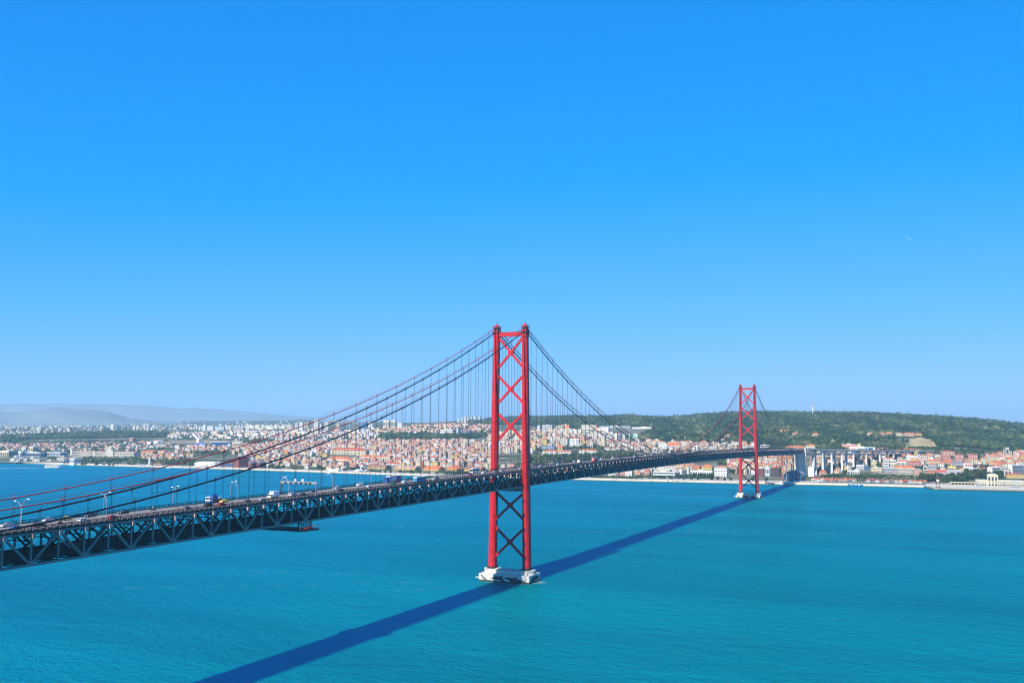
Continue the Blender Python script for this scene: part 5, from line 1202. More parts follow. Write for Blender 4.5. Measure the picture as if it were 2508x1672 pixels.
('stone_hall',(433.6,1842.5,14.5,21.3,13.1,20),'stone','hip','slate',4,'arcade',1,3,'stone hall with dark tall openings behind the yellow block','building'),
('yellow_block',(446.1,1767.4,11.5,34.9,8.1,18),'yellow','hip','red',3,'win',2,8,'long bright yellow building with red roof behind the terminal','building'),
]
for a in LANDMARKS: building(*a)

# --- special buildings
def sp(name, B, label, cat):
    X, Y, z, w, h, d = B; TAKEN.append((X-w/2-4, X+w/2+4, Y-5, Y+d+5, z+h))
    return thing(name, (X, Y, z), label, cat), w, h, d
t, w, h, d = sp('monastery', (-2400.5,1968.8,9.3,290.5,18.7,30), 'long pale stone monastery with pinnacles, towers and a pinkish roof', 'monastery')
q = MB(); q.box(-w/2,w*.08,0,d,-5,h*.82); q.box(w*.19,w/2,2,d,-5,h*.85); q.build('wall', M_OBJ, t, color=WALL['stone'])
q = MB(); q.roof(-w/2,w*.08,0,d,h*.82,5,'gable',.3); q.roof(w*.19,w/2,2,d,h*.85,4,'gable',.3); q.build('roof', M_ROOF, t, color=ROOF['pinkish'])
q = MB(); q.box(w*.08,w*.19,-2,d,-5,h*1.25); q.build('church', M_OBJ, t, color=WALL['stone'])
q = MB(); q.box(w*.10,w*.15,1,11,h*1.25,h*1.7); q.dome((w*.125,6,h*1.7),6,8,12,5); q.tube([(w*.125,6,h*1.7+7.5),(w*.125,6,h*1.7+11)],.5,6); q.build('bell_tower', M_OBJ, t, color=WALL['stone'])
q = MB(); q.box(-w/2-1,-w/2+9,-1,10,-5,h*1.35); q.box(-w*.13,-w*.10,-1,8,-5,h*1.05)
for (a, b) in ((-w/2,.2),(-w/2+8,.2)): q.tube([(a,0,h*1.35),(a,0,h*1.8)],[1.2,.2],6)
q.build('corner_tower', M_OBJ, t, color=WALL['stone'])
q = MB(); n = 34
for i in range(n):
    x = -w/2+10+i*(w*.58-12)/n
    q.box(x-.5,x+.5,-1.2,0,0,h*.86); q.tube([(x,-.6,h*.86),(x,-.6,h*1.05)],[.6,.1],5)
tag(q.build('buttress_row', M_OBJ, t, color=WALL['stone']), kind='stuff')
q = MB(); facade(q, -w/2+9, w*.08, 0, 0, h*.82, 2, 33, 'win'); facade(q, w*.19, w/2, 2, 0, h*.8, 2, 14, 'win'); tag(q.build('glazing', M_GLASS, t), kind='stuff')

t, w, h, d = sp('exhibition_pavilion', (-2569,1919.9,7.8,61.5,14.4,34), 'glass pavilion under a long bright white flat roof', 'pavilion')
q = MB(); q.box(-w/2,w/2,-3,d,h,h+2.4); q.build('roof', M_WHITE, t)
q = MB(); q.box(-w/2+3,w/2-3,2,d-2,-5,h); q.build('wall', M_OBJ, t, color=WALL['bluegrey'])
for i in range(9):
    p = MB(); x = -w/2+2+i*(w-4)/8; p.tube([(x,-2,-4),(x,-2,h)],.5,8); p.build('column', M_WHITE, t)

t, w, h, d = sp('stadium', (-2611,2650.2,33.1,62.6,15.5,90), 'stadium bowl with deep blue stands', 'stadium')
q = MB(); n = 40
for i in range(n):
    a0, a1 = 2*math.pi*i/n, 2*math.pi*(i+1)/n
    P = lambda a, k, z: (w/2*k*math.cos(a), d/2+d/2*k*math.sin(a), z)
    hh = lambda a: h*(.55+.45*max(0, math.sin(a)))
    q.quad([P(a0,1,-4),P(a1,1,-4),P(a1,1,hh(a1)),P(a0,1,hh(a0))],1)
    q.quad([P(a0,1,hh(a0)),P(a1,1,hh(a1)),P(a1,.62,.5),P(a0,.62,.5)])
q.build('stand', [mat('blue_seats',(.015,.10,.42),.7,.4,.15), M_CONC], t)
q = MB(); q.quad([(w*.31*math.cos(2*math.pi*i/24), d/2+d*.31*math.sin(2*math.pi*i/24), .45) for i in range(24)]); q.build('pitch', M_GREEN, t)
t, w, h, d = sp('grandstand', (-2559.7,2785.6,40.9,95.1,10.6,20), 'thin bright white grandstand roof right of the blue stadium', 'stand')
q = MB(); q.box(-w/2,w/2,-2,d,h,h+1.4); q.build('roof', M_WHITE, t)
q = MB(); q.box(-w/2,w/2,4,d,-4,h); q.build('seating', mat('blue_seats',(.015,.10,.42)), t)

t, w, h, d = sp('wave_museum', (-1607.9,1586.2,3.8,99,13.9,40), 'low curving white museum on the riverbank', 'museum')
q = MB(); n = 26
for i in range(n):
    x0, x1 = -w/2+w*i/n, -w/2+w*(i+1)/n
    f = lambda x: h*(.98-.42*((x+w*.15)/(w*.5))**2*.5)
    for (a, b, m) in (((x0,-2,-5),(x1,-2,-5),0),):
        q.quad([(x0,-1,-5),(x1,-1,-5),(x1,-4,f(x1)*.72),(x0,-4,f(x0)*.72)],0)
        q.quad([(x0,-4,f(x0)*.72),(x1,-4,f(x1)*.72),(x1,12,f(x1)),(x0,12,f(x0))],0)
        q.quad([(x0,12,f(x0)),(x1,12,f(x1)),(x1,d,2),(x0,d,2)],0)
q.box(w/2-.5,w/2,-2,d,-5,h*.6); q.build('shell', M_WHITE, t)
t, w, h, d = sp('power_station', (-1493.1,1561.3,3.3,18.3,29.5,40), 'red brick power station with four pale chimneys', 'power station')
q = MB(); q.box(-w/2,w/2,0,d,-5,h*.72); q.box(-w*.1,w*.22,4,d-4,h*.72,h); q.box(w*.22,w/2,6,d,h*.72,h*.9); q.build('wall', M_OBJ, t, color=WALL['brick'])
q = MB(); q.box(-w/2-.4,w/2+.4,-.4,d+.4,h*.72,h*.75); q.build('cornice', M_CONC, t)
q = MB(); facade(q,-w/2,w/2,0,0,h*.7,4,7,'win'); tag(q.build('glazing', M_GLASS, t), kind='stuff')
for i in range(4):
    p = MB(); x = -w*.22+i*w*.2; p.tube([(x,14,h*.7),(x,14,h*1.32)],[1.5,1.2],12); p.tube([(x,14,h*1.30),(x,14,h*1.33)],1.5,12); p.build('chimney', M_CONC, t)
for (px, hh, lab) in (((-1032.6,1734,5.5),20,'left square red brick chimney behind the warehouses'),((-1008.7,1743.7,5.6),21,'right square red brick chimney behind the warehouses')):
    t = thing('brick_chimney', px, lab, 'chimney', 'brick chimneys by the river'); q = MB(); q.taper((0,0),(3,3),-3,(0,0),(2.2,2.2),hh); q.build('stack', mat('chimney_brick',(.42,.12,.05),.9,.4,.2), t); q = MB(); q.box(-2.5,2.5,-2.5,2.5,hh,hh+1); q.build('cap', M_CONC, t)
t = thing('stone_monument', (-1792.2,1551.7,3.3), 'slender white stone monument tower at the water edge', 'monument')
q = MB(); q.taper((0,0),(2.6,3.5),0,(0,0),(2.0,2.2),20); q.box(-4,4,-9,6,0,2.5); q.build('shaft', M_CONC, t); q = MB(); q.taper((0,0),(2.6,2.8),20,(0,0),(1.2,1.2),23); q.build('crown', M_CONC, t)
t = thing('water_tank', (-5154.6,5165.8,93.8), 'round white tank behind the twin tower blocks', 'tank')
q = MB(); q.tube([(0,0,-3),(0,0,20)],9,18); q.build('shell', M_WHITE, t); q = MB(); q.dome((0,0,20),9,3,18,4); q.build('lid', M_WHITE, t)

# curved roof event hall below the trestle
t, w, h, d = sp('event_hall', (0.8,1571,3.8,43.7,24.3,30), 'event hall with a bulging blue grey metal roof beside the trestle', 'hall')
mz = mat('zinc_sheet', (.30,.36,.42), .45, .1, .15, .3); q = MB(); n = 14
prof = [(-w/2*math.cos(math.pi*i/n*.92), h*.32+h*.62*math.sin(math.pi*i/n*.92)**.7) for i in range(n+1)]
prof += [(x*.97, z-1.2) for (x, z) in reversed(prof)]
q.prism(prof,'y',-4,d); q.build('roof', mz, t)
q = MB(); q.prism([(-w/2+3,-3)]+[(x*.93,z-1.4) for (x,z) in prof[:n]]+[(w*.36,-3)],'y',0,d-3); q.build('glass_wall', mat('blue_glass',(.03,.10,.20),.2), t)
for i in range(6):
    p = MB(); x = w*.06+i*3.2; p.bar((x,-4.2,h*.86-i*.6),(x+1.0,d,h*.9-i*.6),.9,.5); p.build('roof_rib', M_GALV, t)
# maritime terminal on the quay
t, w, h, d = sp('maritime_terminal', (404.9,1562.9,3.5,87.7,12.5,26), 'cream maritime terminal with a tall central block on the quay', 'terminal')
cm = mat('terminal_cream', (.62,.55,.36), .85, .1, .12)
q = MB(); q.box(-w/2,w/2,0,d,-3,h*.88); q.build('wall', cm, t)
q = MB(); q.box(-w*.25,-w*.03,-1.5,d+2,-3,h*1.62); q.box(-w*.26,-w*.02,-2,d+2.4,h*1.62,h*1.72); q.taper((-w*.14,d/2),(w*.1,d*.45),h*1.72,(-w*.14,d/2),(w*.06,d*.25),h*1.95); q.build('central_block', cm, t)
q = MB(); q.box(-w/2-.5,w/2+.5,-.6,d+.5,h*.88,h*.94); q.build('cornice', M_CONC, t)
for i in range(26):
    x = -w/2+w*(i+.5)/26
    if -w*.26 < x < -w*.02: continue
    p = MB(); p.box(x-w/26*.36,x+w/26*.36,-.2,.1,.3,h*.34); p.build('doorway', M_GLASS, t)
    p = MB(); p.box(x-.9,x+.9,-.2,.1,h*.52,h*.68); p.build('window', M_GLASS, t)
for i in range(3):
    x = -w*.21+i*w*.07
    p = MB(); p.box(x-w*.022,x+w*.022,-1.8,-1.4,h*.85,h*1.45); p.build('tall_window', M_GLASS, t)
    p = MB(); p.box(x-w*.025,x+w*.025,-1.8,-1.4,.3,h*.36); p.build('doorway', M_GLASS, t)
    p = MB(); p.box(x-w*.02,x+w*.02,-1.8,-1.4,h*.55,h*.68); p.build('window', M_GLASS, t)
t, w, h, d = sp('covered_ramp', (333.5,1560.7,3.3,52.4,6.7,9), 'open cream gallery with sloping end left of the terminal', 'gallery')
q = MB(); q.box(-w*.33,w/2,0,d,h*.82,h); q.prism([(-w*.33,h*.82),(-w*.33,h),(-w/2,h*.12),(-w/2,0),(-w*.47,0)],'y',0,d); q.build('roof', cm, t)
for i in range(8):
    p = MB(); x = -w*.33+i*(w*.82)/7; p.box(x-.5,x+.5,.2,1.2,-2,h*.82); p.build('pillar', cm, t)
q = MB(); q.box(-w*.4,w/2,d-1,d-.6,-2,h*.8); q.build('back_wall', M_STEEL, t)
for (b, lab, c) in (((366.4,1512.7,3.3,8.6,9,8),'stack of metal gangways left of the terminal centre',(.36,.39,.42)),((412.5,1554.3,3.3,6.9,9.1,8),'grey and red movable gangway before the terminal',(.40,.36,.36)),((431.3,1516.1,3.3,19.5,12.1,9),'large pile of grey gangway frames at the right',(.38,.43,.47))):
    X, Y, z, w, h, d = b; t = thing('gangway_frame', (X,Y-6,4.45), lab, 'gangway', 'gangways on the quay'); m = mat('gangway_%d' % int(w*10), c, .6)
    n = 5
    for k in range(n):
        q = MB(); q.box(-w/2,w/2,0,d,h*k/n+.5,h*k/n+.9); q.build('platform', m, t)
    q = MB()
    for xx in (-w/2,-w/6,w/6,w/2):
        for yy in (0,d): q.box(xx-.2,xx+.2,yy-.2,yy+.2,0,h)
    q.bar((-w/2,0,0),(w/2,0,h),.25); q.bar((w/2,0,0),(-w/2,0,h),.25); q.build('frame', m, t)
# harbour crane at the quay corner
t = thing('harbour_crane', (290.5,1434,4.4), 'dark red and white harbour crane on the quay corner', 'crane')
q = MB()
for s in (-1,1):
    for y in (-2.2,2.2): q.bar((s*4,y,0),(s*1.6,y*.5,11),.7,.7)
q.box(-4.6,4.6,-2.8,2.8,0,1.0); q.build('gantry_leg', mat('crane_red',(.16,.02,.03),.6), t)
q = MB(); q.box(-2.2,2.2,-2,2,11,15); q.build('cab', M_WHITE, t); q = MB(); q.tube([(0,0,15),(0,0,24)],[1.2,.7],8); q.build('mast', mat('crane_red',(.16,.02,.03)), t)
q = MB(); q.bar((0,0,16),(-3,-3,31),.6); q.bar((0,0,24),(-3,-3,31),.2); q.box(-3.6,-2.4,-3.6,-2.4,30.5,32); q.build('jib', M_STEEL, t)
# shed row of the docks
for i in range(25):
    x = 42+i*9.3
    if 128 < x < 150: continue
    z = 3.2; y = 1600+rnd.uniform(-6,6); wl = rnd.choice(['brick','pale','salmon','white','slate','orange'])
    y = 1568+rnd.uniform(0,8)
    building('dock_shed', (x,y,z,8.6,rnd.uniform(5,6.5),26), wl, 'gable', rnd.choice(['red','brown','orange','red']), 3.4, 'arcade', 1, 3, '%s dock shed with gabled roof, %s from the left in its row' % (wl if wl != 'slate' else 'dark', ordw(i)), 'shed', 'gabled sheds along the dock')
for i in range(46):
    x = 30+i*5.6; y = 1557+rnd.uniform(-2,2); 
    t = thing('parasol', (x,y,2.9), 'pale parasol on the dock terrace, %s from the left' % ordw(i), 'parasol', 'parasols along the dock')
    q = MB(); q.tube([(0,0,0),(0,0,2.6)],.06,5); q.build('pole', M_GALV, t); q = MB(); q.tube([(0,0,2.3),(0,0,3.1)],[1.9,.05],6); q.build('canopy', M_WHITE, t)

# white ball-topped transmitter tower and thin masts on the crest
TVX, TVY, TVZ = (-303.9,4719.9,188)
t = thing('transmitter_tower', (TVX,TVY,TVZ), 'white transmitter tower with a round head on the wooded crest', 'tower')
u = 5235/2433*1.0
q = MB(); q.tube([(0,0,-4),(0,0,12*u),(0,0,14*u)],[3.6,3.0,2.4],12); q.build('shaft', M_WHITE, t)
q = MB(); q.box(-18,14,-6,6,-3,2.2); q.build('base', M_WHITE, t)
q = MB(); q.tube([(0,0,14*u),(0,0,16*u),(0,0,19*u),(0,0,21.5*u),(0,0,23.5*u)],[2.6,5.2,3.4,6.2,2.2],14); q.build('head', M_WHITE, t)
mr_ = mat('mast_red',(.45,.05,.04),.6)
for k in range(7):
    q = MB(); q.tube([(0,0,(23.5+k*3.1)*u),(0,0,(23.5+(k+1)*3.1)*u)],[1.5-k*.17,1.35-k*.17],8); q.build('antenna', M_WHITE if k % 2 else mr_, t)
for (pos, hh, r, lab, c) in (((-218.6,5191.6,205.1),24,.5,'thin pale radio mast left of the dark one on the crest',M_GALV),((-187.9,5163.8,203.4),24,1.0,'dark radio mast with thick top on the crest',M_STEEL),((-131.1,5156.4,202.2),27,.35,'faint tall radio mast on the crest',M_GALV),((-74.9,5148.7,200.9),11,.7,'short red and white radio mast on the crest',mr_)):
    t = thing('radio_mast', pos, lab, 'mast', 'radio masts on the crest'); q = MB(); q.tube([(0,0,0),(0,0,hh*u*.6),(0,0,hh*u)],[r,r*.7,r*1.2],6); q.build('mast', c, t); q = MB(); q.box(-2,2,-2,2,-2,3); q.build('base', M_CONC, t)
t = thing('lookout_building', (72.3,5159.2,195.4), 'long flat-topped lookout among trees on the crest', 'building')
q = MB(); q.box(-30,14,0,12,-4,7); q.build('wall', M_STEEL, t); q = MB(); q.box(14-16,20,-2,14,12,14); q.box(2,4,2,4,0,12); q.box(14,16,2,4,0,12); q.build('canopy', M_CONCG, t)
t = thing('balloon', tuple(Vector((-294.5,3128.5,93.4))+Vector((0,0,6))), 'white balloon-like dome in the trees right of the far tower', 'balloon')
q = MB(); q.dome((0,0,0),7,9,14,6); q.tube([(0,0,0),(0,0,-4),(0,0,-8)],[7,4.6,1.2],14); q.build('envelope', M_WHITE, t)
# signs above the viaduct
t = thing('advert_sign', (99.3,2552.4,56.5), 'blue sign with pale lettering on the white store', 'sign'); q = MB(); q.box(-11,11,-3.4,-3.0,0,6.5); q.build('board', mat('sign_blue',(.02,.12,.42),.6), t)
q = MB()
for i in range(13): q.box(-7+i*1.15,-7+i*1.15+.75,-3.5,-3.4,2.2,4.2)
tag(q.build('lettering', M_WHITE, t), kind='stuff')

# ------------------------------------------------------------------ houses of the city fabric
AREAS = [([(-1171,1520.8),(-1463.1,1959.4),(-1322.6,1983.1),(-1117.3,1644.9)],'below the long orange hall',60,(9,16),['white','white','white','pale','cream','cream','cream','pale','salmon','salmon','pink','yellow','stone','cream'],[('hip','orange'),('hip','orange'),('gable','orange'),('hip','red'),('gable','pinkish'),('hip','pinkish'),('flat','white'),('flat','tan')],(2,4),0),
 ([(-3185.2,2210.7),(-3888.7,2794.1),(-3218.5,2900.1),(-3059.5,3047.7),(-2578.3,2537.1),(-2620.2,2355.4),(-2897.3,2271.7)],'among the trees above the monastery',230,(9,15),['white','white','cream','pale'],[('hip','orange'),('hip','pinkish'),('gable','orange')],(2,3),0),
 ([(-6227.9,4733.9),(-10953.3,8654.2),(-10258.4,9004),(-8887.9,8876.3),(-6826.5,7593.8),(-4437.1,4817.7),(-5102.3,4627.7)],'on the far left plain',300,(12,28),['pale','pale','white','cream','grey','stone'],[('flat','white'),('flat','tan'),('hip','pinkish'),('flat','grey')],(2,6),0),
 ([(-4732.6,3493.6),(-6083.6,4614.2),(-4973.8,4501.3),(-4621.5,4188.9),(-4844.4,3941.7)],'above the green park',90,(10,22),['white','pale','cream'],[('flat','white'),('hip','pinkish'),('hip','orange')],(2,4),0),
 ([(-2110,1851.8),(-2358.9,2113.4),(-2171.4,2165.3),(-2011,1980.4),(-1993.4,1864.1)],'above the riverside park',60,(9,16),['white','cream','yellow','salmon'],[('hip','orange'),('hip','orange'),('gable','orange'),('hip','red'),('gable','pinkish'),('hip','pinkish'),('flat','white'),('flat','tan')],(2,3),0),
 ([(-2300.1,2226),(-2631,2595.9),(-2300.8,2627.7),(-2031.9,2380.6),(-2082.1,2256.4)],'right of the blue stadium',90,(9,15),['white','cream','pale','salmon'],[('hip','orange'),('hip','orange'),('gable','orange'),('hip','red'),('gable','pinkish'),('hip','pinkish'),('flat','white'),('flat','tan')],(2,4),0),
 ([(-3413.4,3410.3),(-4153.4,4226.1),(-3842.5,4675.1),(-3234.4,4036.1),(-2610.3,3140.8),(-2792.3,3162.4)],'on the slope above the stadium',170,(10,20),['white','pale','cream','white'],[('hip','orange'),('hip','pinkish'),('flat','white'),('gable','orange')],(2,4),0),
 ([(-1519.7,1614.9),(-1962.1,2196.5),(-1869.1,2212.5),(-1667.5,2074.6),(-1442.4,1928.4),(-1221.8,1597.1),(-1328.2,1598.5),(-1422.1,1606.3)],'behind the left riverbank',150,(9,16),['white','white','white','pale','cream','cream','cream','pale','salmon','salmon','pink','yellow','stone','cream'],[('hip','orange'),('hip','orange'),('gable','orange'),('hip','red'),('gable','pinkish'),('hip','pinkish'),('flat','white'),('flat','tan')],(2,5),0),
 ([(-2031.2,2193.6),(-2345.5,2684.5),(-2276.2,2869.6),(-2113.6,2935.4),(-1691.3,2327.4),(-1551,2091.2),(-1838.3,2217.9)],'on the lower left hillside',260,(10,20),['white','white','white','pale','cream','cream','cream','pale','salmon','salmon','pink','yellow','stone','cream'],[('hip','orange'),('hip','orange'),('gable','orange'),('hip','red'),('gable','pinkish'),('hip','pinkish'),('flat','white'),('flat','tan')],(3,5),0),
 ([(-2496.4,2933.2),(-3109.4,3796.8),(-3205,4231.4),(-2776.1,3929.4),(-2469.9,3976.2),(-1892.3,3003.6),(-2113.6,2935.4)],'below the high-rise cluster',210,(10,22),['white','pale','cream','paleblue','salmon'],[('flat','white'),('hip','orange'),('hip','red'),('flat','tan')],(3,6),0),
 ([(-4669.3,5087.5),(-4172.6,5102.5),(-3684.2,4904),(-4314.8,5789.3),(-5480.7,6678.7),(-5592.9,6160.6)],'along the pale hilltop',120,(12,26),['white','pale','cream'],[('flat','white'),('flat','tan'),('hip','pinkish'),('flat','grey')],(3,6),0),
 ([(-1811,2508.6),(-2055.9,2879.3),(-1860.3,2949.7),(-1583.7,2900),(-1496.3,2946),(-1273.7,2794.1),(-1062.7,2326.2),(-1213.4,2341.9),(-1348.3,2274.2),(-1498.4,2340.3)],'in the dense hillside quarter',420,(10,21),['white','white','white','pale','cream','cream','cream','pale','salmon','salmon','pink','yellow','stone','cream'],[('hip','orange'),('hip','orange'),('gable','orange'),('hip','red'),('gable','pinkish'),('hip','pinkish'),('flat','white'),('flat','tan')],(3,6),0),
 ([(-1093.4,1605.6),(-1488.6,2256.3),(-1327.3,2236.4),(-1207.7,2300),(-1045.6,2288.3),(-809.8,1765.3),(-1048,1804.7)],'behind the yellow riverside warehouses',280,(10,22),['white','white','white','pale','cream','cream','cream','pale','salmon','salmon','pink','yellow','stone','cream'],[('hip','orange'),('hip','orange'),('gable','orange'),('hip','red'),('gable','pinkish'),('hip','pinkish'),('flat','white'),('flat','tan')],(3,6),0),
 ([(-2336.9,3633),(-2688,4343.6),(-2574.6,4479.3),(-2517.9,4734.4),(-2204.7,4828.2),(-1634.5,3570.6),(-1936.8,3615.3)],'on the orange-roofed ridge',260,(9,18),['white','cream','salmon','pale'],[('hip','orange'),('gable','orange'),('hip','red')],(2,3),0),
 ([(-1093.9,2362.1),(-1593.5,3457.7),(-1415.1,3488.6),(-1310.2,3422.9),(-938.4,3042),(-855.5,2990.4),(-776.3,2736.6),(-872.6,2659.4),(-1012.6,2661),(-946,2379)],'right of the near tower',260,(10,18),['white','white','white','pale','cream','cream','cream','pale','salmon','salmon','pink','yellow','stone','cream'],[('hip','orange'),('hip','orange'),('gable','orange'),('hip','red'),('gable','pinkish'),('hip','pinkish'),('flat','white'),('flat','tan')],(3,6),0),
 ([(-1329.2,3325.6),(-1440.3,3600.1),(-1207.8,3565.3),(-971.9,3362.8),(-817.9,3027.6),(-953.3,3087.3)],'below the white hospital',70,(12,22),['white','pale','cream'],[('flat','white'),('flat','tan'),('hip','orange')],(3,6),0),
 ([(-707.3,2426.9),(-832,2864.5),(-732.3,2898.5),(-458.7,2759.1),(-267.8,2699.9),(-233.8,2493.5),(-413.8,2433.7)],'just above the bridge deck',190,(9,16),['white','cream','pale','salmon','white'],[('hip','orange'),('hip','orange'),('gable','orange'),('hip','red'),('gable','pinkish'),('hip','pinkish'),('flat','white'),('flat','tan')],(2,5),0),
 ([(-359.3,1526.3),(-433.7,1816),(-322,1978.4),(-252.2,1718.8)],'behind the waterfront offices',60,(10,18),['white','white','white','pale','cream','cream','cream','pale','salmon','salmon','pink','yellow','stone','cream'],[('hip','orange'),('hip','orange'),('gable','orange'),('hip','red'),('gable','pinkish'),('hip','pinkish'),('flat','white'),('flat','tan')],(3,5),0),
 ([(-173.2,1742.7),(-257.3,2213.9),(-162.4,2272.1),(-58.9,2220.7),(-22.4,1914.6),(-63.7,1750)],'between far tower and trestle',200,(9,15),['white','white','white','pale','cream','cream','cream','pale','salmon','salmon','pink','yellow','stone','cream'],[('hip','orange'),('hip','orange'),('gable','orange'),('hip','red'),('gable','pinkish'),('hip','pinkish'),('flat','white'),('flat','tan')],(3,6),0),
 ([(10.8,1794.8),(-37.1,2273.4),(76.9,2378.5),(252.3,2375.3),(256.9,1953.8),(170.3,1807.6)],'around the viaduct piers',120,(9,16),['white','white','white','pale','cream','cream','cream','pale','salmon','salmon','pink','yellow','stone','cream'],[('hip','orange'),('hip','orange'),('gable','orange'),('hip','red'),('gable','pinkish'),('hip','pinkish'),('flat','white'),('flat','tan')],(2,5),0),
 ([(250.2,1781.5),(253.3,2284.9),(294.4,2243.7),(395.9,2299.5),(530.5,2693.1),(590.3,2729.3),(517.1,1908.4),(414.8,1884.7),(344.5,1821.8)],'behind the quay on the right',200,(9,17),['white','white','white','pale','cream','cream','cream','pale','salmon','salmon','pink','yellow','stone','cream'],[('hip','orange'),('hip','orange'),('gable','orange'),('hip','red')],(2,5),0),
 ([(-2528.7,1666),(-2842.9,1926.7),(-2431.6,1858.8),(-2220.7,1662.6),(-2300.2,1563.7)],'around the cream cultural centre',24,(10,18),['white','cream','pale'],[('flat','white'),('flat','tan'),('hip','pinkish'),('flat','grey')],(1,2),0),
 ([(-691.9,1492),(-627.8,1593.2),(-351.8,1567.4),(-423.7,1818.9),(-722.6,1827.4),(-815.2,1764)],'below the deck by the water',90,(10,18),['white','white','white','pale','cream','cream','cream','pale','salmon','salmon','pink','yellow','stone','cream'],[('hip','orange'),('hip','orange'),('gable','orange'),('hip','red'),('gable','pinkish'),('hip','pinkish'),('flat','white'),('flat','tan')],(2,4),0)]
uw = MB(); uw.box(-.5,.5,0,1,-.4,1); UW = uw.mesh('wall', M_OBJ)
def rmesh(st, k):
    q = MB()
    if st == 'flat': q.box(-.51,.51,-.01,1.01,0,.35); q.box(-.15,.15,.4,.7,.35,1)
    else: q.roof(-.5,.5,0,1,0,1,'gable',.03) if st == 'gable' else q.v.extend([(-.53,-.03,0),(.53,-.03,0),(.53,1.03,0),(-.53,1.03,0),(-.53+k,.5,1),(.53-k,.5,1)]) or q.f.extend([(0,1,5,4),(2,3,4,5),(1,2,5),(3,0,4),(3,2,1,0)]) or q.m.extend([0]*5)
    return q.mesh('roof', M_ROOF)
RM = {'hip': rmesh('hip',.3), 'gable': rmesh('gable',0), 'flat': rmesh('flat',0)}
GM = {}
def gmesh(fl, by, dd):
    k = (fl, by, dd)
    if k not in GM:
        q = MB()
        for f in range(fl):
            for b in range(by): q.box((b+.5)/by-.5-.28/by,(b+.5)/by-.5+.28/by,-.012,.01,(f+.3)/fl,(f+.8)/fl)
            for b in range(dd): q.box(.49,.512,(b+.25)/dd,(b+.75)/dd,(f+.3)/fl,(f+.8)/fl)
        GM[k] = q.mesh('glazing', M_GLASS)
    return GM[k]
def blocked(x, y, r, z):
    for (x0,x1,y0,y1,zt) in TAKEN:
        if x0-r < x < x1+r and y0-r < y < y1+r: return True
        if y < y0:            # keep the view to the landmarks open for a short way in front
            k = (y0-CAM[1])/(y-CAM[1]); xx = CAM[0]+(x-CAM[0])*k
            if x0-5 < xx < x1+5 and y0-y < 115: return True
    return False
CELL = {}
def free(x, y, r):
    c = (int(x//30), int(y//30))
    for i in (-1,0,1):
        for j in (-1,0,1):
            for (a,b,s) in CELL.get((c[0]+i,c[1]+j),()):
                if abs(a-x) < (s+r) and abs(b-y) < (s+r)*.85: return False
    CELL.setdefault(c, []).append((x,y,r)); return True
cand = []
for (poly, desc, n, sz, walls, roofs, fl, treeish) in AREAS:
    xs = [p[0] for p in poly]; ys = [p[1] for p in poly]; got = 0; tries = 0
    while got < n and tries < n*14:
        tries += 1
        x = rnd.uniform(min(xs),max(xs)); y = rnd.uniform(min(ys),max(ys))
        if not bool(inside(poly, np.array([x]), np.array([y]))[0]): continue
        wd = rnd.uniform(*sz)*rnd.choice([1,1,1,1.5]); dp = rnd.uniform(9,14)
        if blocked(x, y, wd*.5, 0): continue
        if not free(x, y, wd*.5): continue
        f = rnd.randint(*fl); st, rc = rnd.choice(roofs)
        wn = rnd.choice(walls)
        cand.append(dict(x=x,y=y,z=H(x,y),w=wd,d=dp,h=f*3.3,fl=f,st=st,rc=rc,wall=wn,rh=rnd.uniform(1.5,2.7) if st != 'flat' else 1.4,desc=desc,yaw=rnd.gauss(0,.16),rank=(wd+f*3.1)/math.hypot(x-CAM[0],y-CAM[1])))
        got += 1
cand.sort(key=lambda c: -c['rank'])
single, mass = cand[:285], cand[285:]
single.sort(key=lambda c: (c['x']-CAM[0])/(c['y']-CAM[1]))
cnt = {}
for c in single:
    size = 'low' if c['fl'] <= 2 else 'tall' if c['fl'] >= 5 else 'mid-height'
    wn = {'bluegrey':'bluish-grey','paleblue':'bluish','pale':'off-white','salmon':'salmon'}.get(c['wall'], c['wall'])
    rf = 'flat roof' if c['st'] == 'flat' else '%s %s roof' % ({'pinkish':'pinkish'}.get(c['rc'],c['rc']), 'hipped' if c['st'] == 'hip' else 'gabled')
    key = (size, wn, rf, c['desc']); k = cnt.get(key, 0); cnt[key] = k+1
    lab = '%s %s house with %s %s' % (size, wn, rf, c['desc'])
    if k: lab = '%s %s house from left with %s %s' % (ordw(k), size+' '+wn, rf, c['desc'])
    t = thing('house', (c['x'],c['y'],c['z']), lab, 'house', 'houses of the city on the far bank', c['yaw'])
    v = rnd.uniform(.85,1.1)
    link('wall', UW, t, scale=(c['w'],c['d'],c['h']), color=tuple(a*v for a in WALL[c['wall']]))
    link('roof', RM[c['st']], t, loc=(0,0,c['h']), scale=(c['w'],c['d'],c['rh']), color=tuple(a*v for a in ROOF[c['rc']]))
    g = link('glazing', gmesh(min(c['fl'],6), max(2,int(c['w']/3.6)), 2), t, scale=(c['w'],c['d'],c['h'])); g['kind'] = 'stuff'
